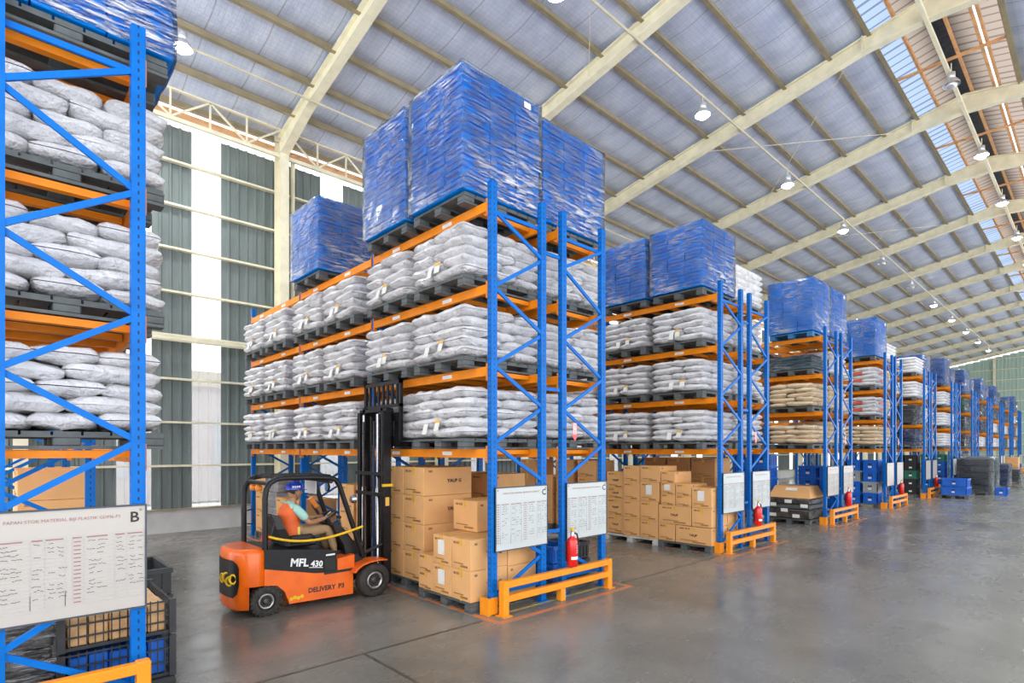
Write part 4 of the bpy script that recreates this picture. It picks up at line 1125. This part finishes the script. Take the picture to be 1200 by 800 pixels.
for s in (-1, 1):
    y = s * .19
    path = [(-.30, y, .395), (-.30, y, .70), (-.293, y, .758), (-.27, y, .795), (-.235, y, .815), (-.19, y, .822), (.0, y, .820), (.11, y, .814), (.15, y, .798), (.175, y, .76), (.22, y, .63), (.30, y, .40), (.345, y, .275)]
    fo('guard_pillar', MB().tube(path, .0165, 10), 'black_paint')
for k in range(8): fo('guard_slat', box(-.23 + .047 * k, -.215 + .047 * k, -.19, .19, .816, .836), 'black_paint')
for x in (-.27, .12): fo('guard_crossbar', MB().tube([(x, -.19, .79), (x, .19, .79)], .014, 8), 'black_paint')
for y in (.12, .02): fo('amber_beacon', MB().lathe([(.018, .735), (.022, .74), (.022, .765), (.012, .775)], (-.265, y, 0), 'z', 12), 'amber')
fo('grab_handle', MB().tube([(-.28, .19, .60), (-.25, .19, .605), (-.245, .19, .59), (-.245, .19, .52), (-.25, .19, .51), (-.28, .19, .515)], .005, 6), 'black_plastic')
fo('seat_cushion', MB().rbox(-.15, .06, -.12, .12, .375, .425, .014), 'black_plastic')
bk = MB().loft([[(-.155, -.10, .40), (-.10, -.115, .40), (-.10, .115, .40), (-.155, .10, .40)], [(-.20, -.11, .50), (-.15, -.12, .50), (-.15, .12, .50), (-.20, .11, .50)], [(-.215, -.09, .575), (-.18, -.095, .58), (-.18, .095, .58), (-.215, .09, .575)]], False)
fo('seat_backrest', bk, 'black_plastic')
for s in (-1, 1): fo('hip_restraint', MB().rbox(-.12, .02, s * .125 - .012, s * .125 + .012, .40, .455, .008), 'black_plastic')
fo('cowl', MB().prism([(.27, .212), (.36, .212), (.36, .36), (.31, .37), (.24, .46), (.20, .50), (.165, .495), (.175, .46), (.235, .36)], 'y', -.13, .13), 'black_plastic')
fo('floor_console', MB().rbox(.22, .36, -.17, .17, .212, .30, .012), 'black_plastic')
fo('display', MB().quad((.17, -.06, .5), (.235, -.06, .468), (.235, .06, .468), (.17, .06, .5)).box(.17, .235, -.06, .06, .44, .462), 'mint')
pts = [Vector((.165, 0, .545)) + Vector((.068 * math.cos(a) * .92, .075 * math.sin(a), .068 * math.cos(a) * .42)) for a in [2 * math.pi * k / 24 for k in range(25)]]
sw = fo('steering_wheel', MB().tube(pts, .0075, 8), 'black_plastic')
for a in (0.4, 2.5, 4.6): obj('spoke', MB().bar((.165, 0, .54), (.165 + .063 * math.cos(a), .075 * math.sin(a), .545 + .028 * math.cos(a)), .01, .006), 'chrome', sw)
fo('steering_column', MB().tube([(.165, 0, .54), (.20, 0, .47), (.27, 0, .33)], .016, 8), 'black_plastic')
for k in range(3): 
    lv = fo('lever', MB().tube([(.24, -.09 + .02 * k, .45), (.225, -.095 + .02 * k, .53)], .004, 6), 'chrome')
    obj('knob', MB().lathe([(.004, -.01), (.010, 0), (.004, .01)], (.225, -.095 + .02 * k, .54), 'z', 8), 'black_plastic', lv)
arm = fo('switch_arm', MB().tube([(.19, .10, .49), (.16, .11, .56), (.12, .11, .62)], .010, 6), 'black_plastic')
obj('switch_box', MB().bar((.145, .10, .60), (.10, .10, .665), .03, .035, (0, 1, 0)), 'amber', arm)
fo('document_sleeve', box(.085, .09, -.03, .15, .70, .785), 'white_paint')
pts = []
for i in range(15):
    t = i / 14; pts.append((-.285 + .615 * t, -.212, .475 - .03 * t + .0 - .19 * t * (1 - t) * (1.15 - .5 * t) + .035 * t * t))
cnode = fo('safety_chain', MB().tube(pts, .0085, 6), 'yellow')
fo('cable', MB().tube([(-.28, -.14, .43), (-.245, -.14, .47), (-.225, -.14, .55), (-.25, -.14, .60), (-.28, -.15, .60)], .005, 6), 'black_plastic')
mr = fo('mirror', MB().lathe([(.035, -.006), (.035, .006), (.02, .014)], (.27, .20, .73), 'x', 14), 'black_plastic')
obj('mirror_glass', MB().lathe([(.030, -.008), (.030, -.006)], (.27, .20, .73), 'x', 14), 'glass_mirror', mr)
fo('headlamp', MB().lathe([(.022, -.02), (.03, .0), (.03, .012)], (.30, -.14, .66), 'x', 12), 'chrome')
# mast
for s in (-1, 1):
    y = s * .185 + .025
    def chan(x0, x1, yy, w, t, z0, z1, sgn):
        m = MB(); m.box(x0, x1, yy - t / 2, yy + t / 2, z0, z1); m.box(x0, x0 + t, min(yy, yy - sgn * w), max(yy, yy - sgn * w), z0, z1); m.box(x1 - t, x1, min(yy, yy - sgn * w), max(yy, yy - sgn * w), z0, z1); return m
    fo('outer_mast_channel', chan(.515, .575, y, .035, .012, .05, 1.27, s), 'black_paint')
    fo('inner_mast_channel', chan(.535, .590, y - s * .045, .028, .012, .09, 1.30, s), 'black_paint')
    fo('lift_cylinder', MB().lathe([(.017, .08), (.017, .72), (.011, .725), (.011, 1.25)], (.52, y - s * .085, 0), 'z', 12), 'chrome')
    fo('lift_chain', box(.553, .563, y - s * .125 - .009, y - s * .125 + .009, .35, 1.24), 'chain_steel')
    fo('tilt_cylinder', MB().tube([(.36, s * .12, .27), (.52, s * .14, .33)], .012, 8), 'black_paint')
    fo('hydraulic_hose', MB().tube([(.505, y - s * .11, .10), (.505, y - s * .11, 1.2)], .007, 6), 'black_plastic')
for z in (.10, .68, .825, 1.28): fo('mast_crossbar', box(.500 if z < 1 else .535, .515 if z < 1 else .59, -.17, .22, z - .012, z + .012), 'black_paint')
fo('yellow_clamp', MB().rbox(.50, .58, -.185, -.165, .735, .755, .003), 'yellow')
fo('warning_label', box(.53, .56, -.1675, -.1655, .60, .66), 'tag_amber')
cg = fo('carriage', box(.60, .622, -.21, .26, 1.03, 1.09), 'black_paint')
obj('carriage_plate', box(.60, .618, -.21, .26, 1.20, 1.26), 'black_paint', cg)
for y in (-.10, .15): obj('carriage_side', box(.59, .625, y - .02, y + .02, 1.03, 1.28), 'black_paint', cg)
br = fo('load_backrest', MB().box(.600, .622, -.25, -.225, 1.06, 1.49).box(.600, .622, .245, .27, 1.06, 1.49).box(.600, .622, -.25, .27, 1.465, 1.49).box(.600, .622, -.25, .27, 1.30, 1.322), 'black_paint')
for k in range(7): obj('backrest_bar', box(.604, .618, -.19 + .064 * k - .009, -.19 + .064 * k + .009, 1.322, 1.465), 'black_paint', br)
for y in (-.155, .06):
    fo('fork', MB().box(.622, .64, y - .025, y + .025, 1.02, 1.20).prism([(.622, 1.019), (.98, 1.022), (.98, 1.030), (.64, 1.037)], 'y', y - .025, y + .025), 'black_paint')

# ---------------------------------------------------------------- the driver
def skin_mesh(name, chains, root, sub=2):
    # chains: lists of (x, y, z, radius) in metres; equal points are welded
    pts, rad, edges = [], [], []
    def idx(p):
        for i, q in enumerate(pts):
            if (Vector(q) - Vector(p[:3])).length < 1e-4: return i
        pts.append(p[:3]); rad.append(p[3]); return len(pts) - 1
    for c in chains:
        ids = [idx(p) for p in c]
        edges += list(zip(ids, ids[1:]))
    me = bpy.data.meshes.new(name); me.from_pydata(pts, edges, [])
    o = bpy.data.objects.new(name, me); col.objects.link(o)
    o.modifiers.new('skin', 'SKIN').use_smooth_shade = True
    if not me.skin_vertices: 
        bm = bmesh.new(); bm.from_mesh(me); bm.verts.layers.skin.verify(); bm.to_mesh(me); bm.free()
    for i, v in enumerate(me.skin_vertices[0].data):
        r = rad[i]; v.radius = (r, r) if not isinstance(r, tuple) else r; v.use_root = (i == root)
    ss = o.modifiers.new('sub', 'SUBSURF'); ss.levels = ss.render_levels = sub
    dg = bpy.context.evaluated_depsgraph_get()
    out = bpy.data.meshes.new_from_object(o.evaluated_get(dg)); out.name = name
    bpy.data.objects.remove(o); bpy.data.meshes.remove(me)
    out.polygons.foreach_set('use_smooth', [True] * len(out.polygons))
    return out
D = empty('person', (1.435, 3.64, .425), 0, 'person in blue helmet and orange vest seated at the wheel of the forklift', 'person')
def arm_pts(s, e=0.0):
    # shoulder, elbow, wrist, hand on the rim
    return [(-.02, s * .16, .47, .062 + e), (.08, s * .235, .34, .050 + e), (.17, s * .25, .22, .043 + e), (.30, s * .205, .235, .038 + e), (.43, s * .15, .255, .028 + e)]
PELV = (0, 0, .07, (.145, .115)); WAI = (-.035, 0, .20, (.135, .105)); CHE = (-.04, 0, .36, (.165, .115)); NB = (-.015, 0, .49, (.085, .07)); NK = (.015, 0, .56, (.052, .052)); HD = (.035, 0, .62, (.055, .055))
chains = [[PELV, WAI, CHE, NB, NK, HD]]
for s in (-1, 1):
    a = arm_pts(s); chains.append([CHE[:3] + (CHE[3],)] + a)
    w = a[-1]; palm = (.485, s * .135, .262, .026); chains.append([w, palm])
    for fx, fy, fz, l in ((.0, .020, .012, 1.0), (.0, .007, .014, 1.08), (.0, -.007, .012, 1.0), (.0, -.020, .006, .82)):
        k0 = (.505, s * (.135) + fy, .266 + fz, .0095); k1 = (.505 + .030 * l, s * .135 + fy, .268 + fz, .0085); k2 = (.505 + .042 * l, s * .135 + fy, .268 + fz - .028 * l, .008); k3 = (.505 + .022 * l, s * .135 + fy, .268 + fz - .042 * l, .0075)
        chains.append([palm, k0, k1, k2, k3])
    chains.append([palm, (.492, s * .135 - s * .030, .262, .011), (.520, s * .135 - s * .040, .250, .0095), (.540, s * .135 - s * .036, .236, .008)])
    chains.append([PELV, (.10, s * .10, .075, .085), (.30, s * .125, .085, .076), (.50, s * .135, .095, .062), (.56, s * .135, -.06, .056), (.62, s * .135, -.27, .042), (.64, s * .135, -.33, .040), (.74, s * .135, -.35, .035)])
bm_ = skin_mesh('body', chains, 0)
# head with face, joined to the body mesh
hb = bmesh.new(); hb.from_mesh(bm_)
hm = bmesh.new(); bmesh.ops.create_uvsphere(hm, u_segments=28, v_segments=20, radius=1.0)
for v in hm.verts:
    x, y, z = v.co
    f = max(0, x)
    X_ = .098 * x; Y_ = .076 * y; Z_ = .122 * z
    if z < -.2: X_ += -.004 + .018 * f * (-z - .2); Y_ *= 1 - .28 * (-z - .2)
    nose = math.exp(-((y / .20) ** 2)) * math.exp(-(((z + .16) / .20) ** 2)) * f
    X_ += .030 * nose
    eye = (math.exp(-(((abs(y) - .42) / .18) ** 2)) * math.exp(-(((z - .06) / .12) ** 2))) * f
    X_ -= .010 * eye
    lip = math.exp(-((y / .3) ** 2)) * math.exp(-(((z + .52) / .09) ** 2)) * f
    X_ += .008 * lip
    v.co = (X_ + .045, Y_, Z_ + .675)
for s in (-1, 1):
    ear = bmesh.ops.create_uvsphere(hm, u_segments=10, v_segments=8, radius=1.0)['verts']
    for v in ear: v.co = (v.co.x * .018 + .035, v.co.y * .010 + s * .079, v.co.z * .032 + .665)
tmp = bpy.data.meshes.new('head_tmp'); hm.to_mesh(tmp); hb.from_mesh(tmp); hm.free(); bpy.data.meshes.remove(tmp)
hb.to_mesh(bm_); hb.free(); bm_.polygons.foreach_set('use_smooth', [True] * len(bm_.polygons))
obj('body', bm_, 'skin', D)
HEADZ = -.025 / S
def M(p): return tuple(c / S for c in p)
for s in (-1, 1):
    obj('eye', MB().lathe([(.001 / S, -.008 / S), (.009 / S, 0), (.001 / S, .008 / S)], M((.122, s * .031, .708)), 'y', 8), 'white_paint', D, (0, 0, HEADZ))
    obj('eyebrow', MB().tube([M((.135, s * .018, .728)), M((.132, s * .034, .733)), M((.12, s * .05, .728))], .004 / S, 6), 'hair', D, (0, 0, HEADZ))
obj('moustache', MB().tube([M((.150, -.02, .655)), M((.154, 0, .660)), M((.150, .02, .655))], .005 / S, 6), 'hair', D, (0, 0, HEADZ))
hair = MB(); hr = []
for z, a, b in ((.655, .070, .068), (.68, .092, .079), (.72, .104, .083), (.77, .100, .080)):
    hr.append([M((.045 + (a * math.cos(t) if math.cos(t) < .1 else a * .1), b * math.sin(t), z)) for t in [2 * math.pi * k / 20 for k in range(20)]])
hair.loft(hr, True); obj('hair', hair, 'hair', D, (0, 0, HEADZ))
shirt = skin_mesh('shirt', [[(0, 0, .07, (.150, .122)), (-.035, 0, .20, (.146, .116)), (-.04, 0, .36, (.176, .126)), (-.015, 0, .50, (.085, .074)), (.005, 0, .545, (.062, .062))]] + [[(-.04, 0, .36, (.176, .126)), (-.02, s * .16, .47, .074), (.07, s * .232, .35, .068), (.135, s * .246, .265, .066)] for s in (-1, 1)], 0)
obj('shirt', shirt, 'mint', D)
vm = MB(); vr = []
for z, cx_, a, b in ((.045, .0, .150, .172), (.10, -.01, .155, .172), (.22, -.035, .148, .168), (.34, -.04, .150, .186), (.43, -.035, .138, .186), (.48, -.025, .115, .150), (.515, -.015, .092, .098)):
    vr.append([M((cx_ + a * math.cos(t) * (abs(math.cos(t)) ** -.15 if abs(math.cos(t)) > .01 else 1), b * math.sin(t), z)) for t in [2 * math.pi * (k + .5) / 24 for k in range(24)]])
vm.loft(vr, True, False); vest = obj('vest', vm, 'vest', D)
for s in (-1, 1): obj('reflective_strip', MB().rbox(*[v / S for v in (.02, .055, s * .176 - .004, s * .176 + .004, .05, .17)], .001), 'reflective', vest)
tro = skin_mesh('trousers', [[(0, 0, .10, (.150, .122)), (0, 0, .05, (.155, .125))]] + [[(0, 0, .05, (.155, .125)), (.10, s * .10, .075, .098), (.30, s * .125, .085, .09), (.50, s * .135, .095, .076), (.56, s * .135, -.06, .07), (.615, s * .135, -.25, .06)] for s in (-1, 1)], 0)
obj('trousers', tro, 'khaki', D)
for s in (-1, 1):
    yb = s * .135
    obj('boot', MB().loft([[M((.585, yb - .045, -.385)), M((.84, yb - .045, -.385)), M((.84, yb + .045, -.385)), M((.585, yb + .045, -.385))], [M((.585, yb - .045, -.345)), M((.845, yb - .042, -.35)), M((.845, yb + .042, -.35)), M((.585, yb + .045, -.345))], [M((.59, yb - .045, -.25)), M((.70, yb - .04, -.26)), M((.70, yb + .04, -.26)), M((.59, yb + .045, -.25))]], False), 'black_plastic', D)
hl = MB(); hr = []
for z, k in ((.745, 1.0), (.775, .99), (.805, .93), (.832, .80), (.85, .58), (.86, .28)):
    hr.append([M((.035 + .132 * k * math.cos(t), .108 * k * math.sin(t), z)) for t in [2 * math.pi * j / 24 for j in range(24)]])
hl.loft(hr, True); helm = obj('helmet', hl, 'helmet_blue', D, (0, 0, HEADZ))
hv = MB(); vr = []
for dz in (0, .008):
    vr.append([M((.035 + (.145 + .055 * max(0, math.cos(t)) ** 2) * math.cos(t), .120 * math.sin(t), .740 + dz - .012 * max(0, math.cos(t)))) for t in [2 * math.pi * j / 28 for j in range(28)]])
hv.loft(vr, True); obj('brim', hv, 'helmet_blue', helm)
obj('crown_ridge', MB().tube([M((-.08, 0, .80)), M((-.03, 0, .848)), M((.035, 0, .868)), M((.10, 0, .848)), M((.15, 0, .80))], .012 / S, 6), 'helmet_blue', helm)
for k in range(4): obj('white_print', MB().rbox(*[v / S for v in (-.03 + .032 * k, -.008 + .032 * k, -.112, -.100, .772, .80)], .0005), 'white_paint', helm)
obj('chin_strap', MB().tube([M((.0, -.085, .745)), M((.03, -.088, .68)), M((.07, -.062, .60)), M((.08, 0, .578)), M((.07, .062, .60)), M((.03, .088, .68)), M((.0, .085, .745))], .003 / S, 6), 'black_plastic', helm)
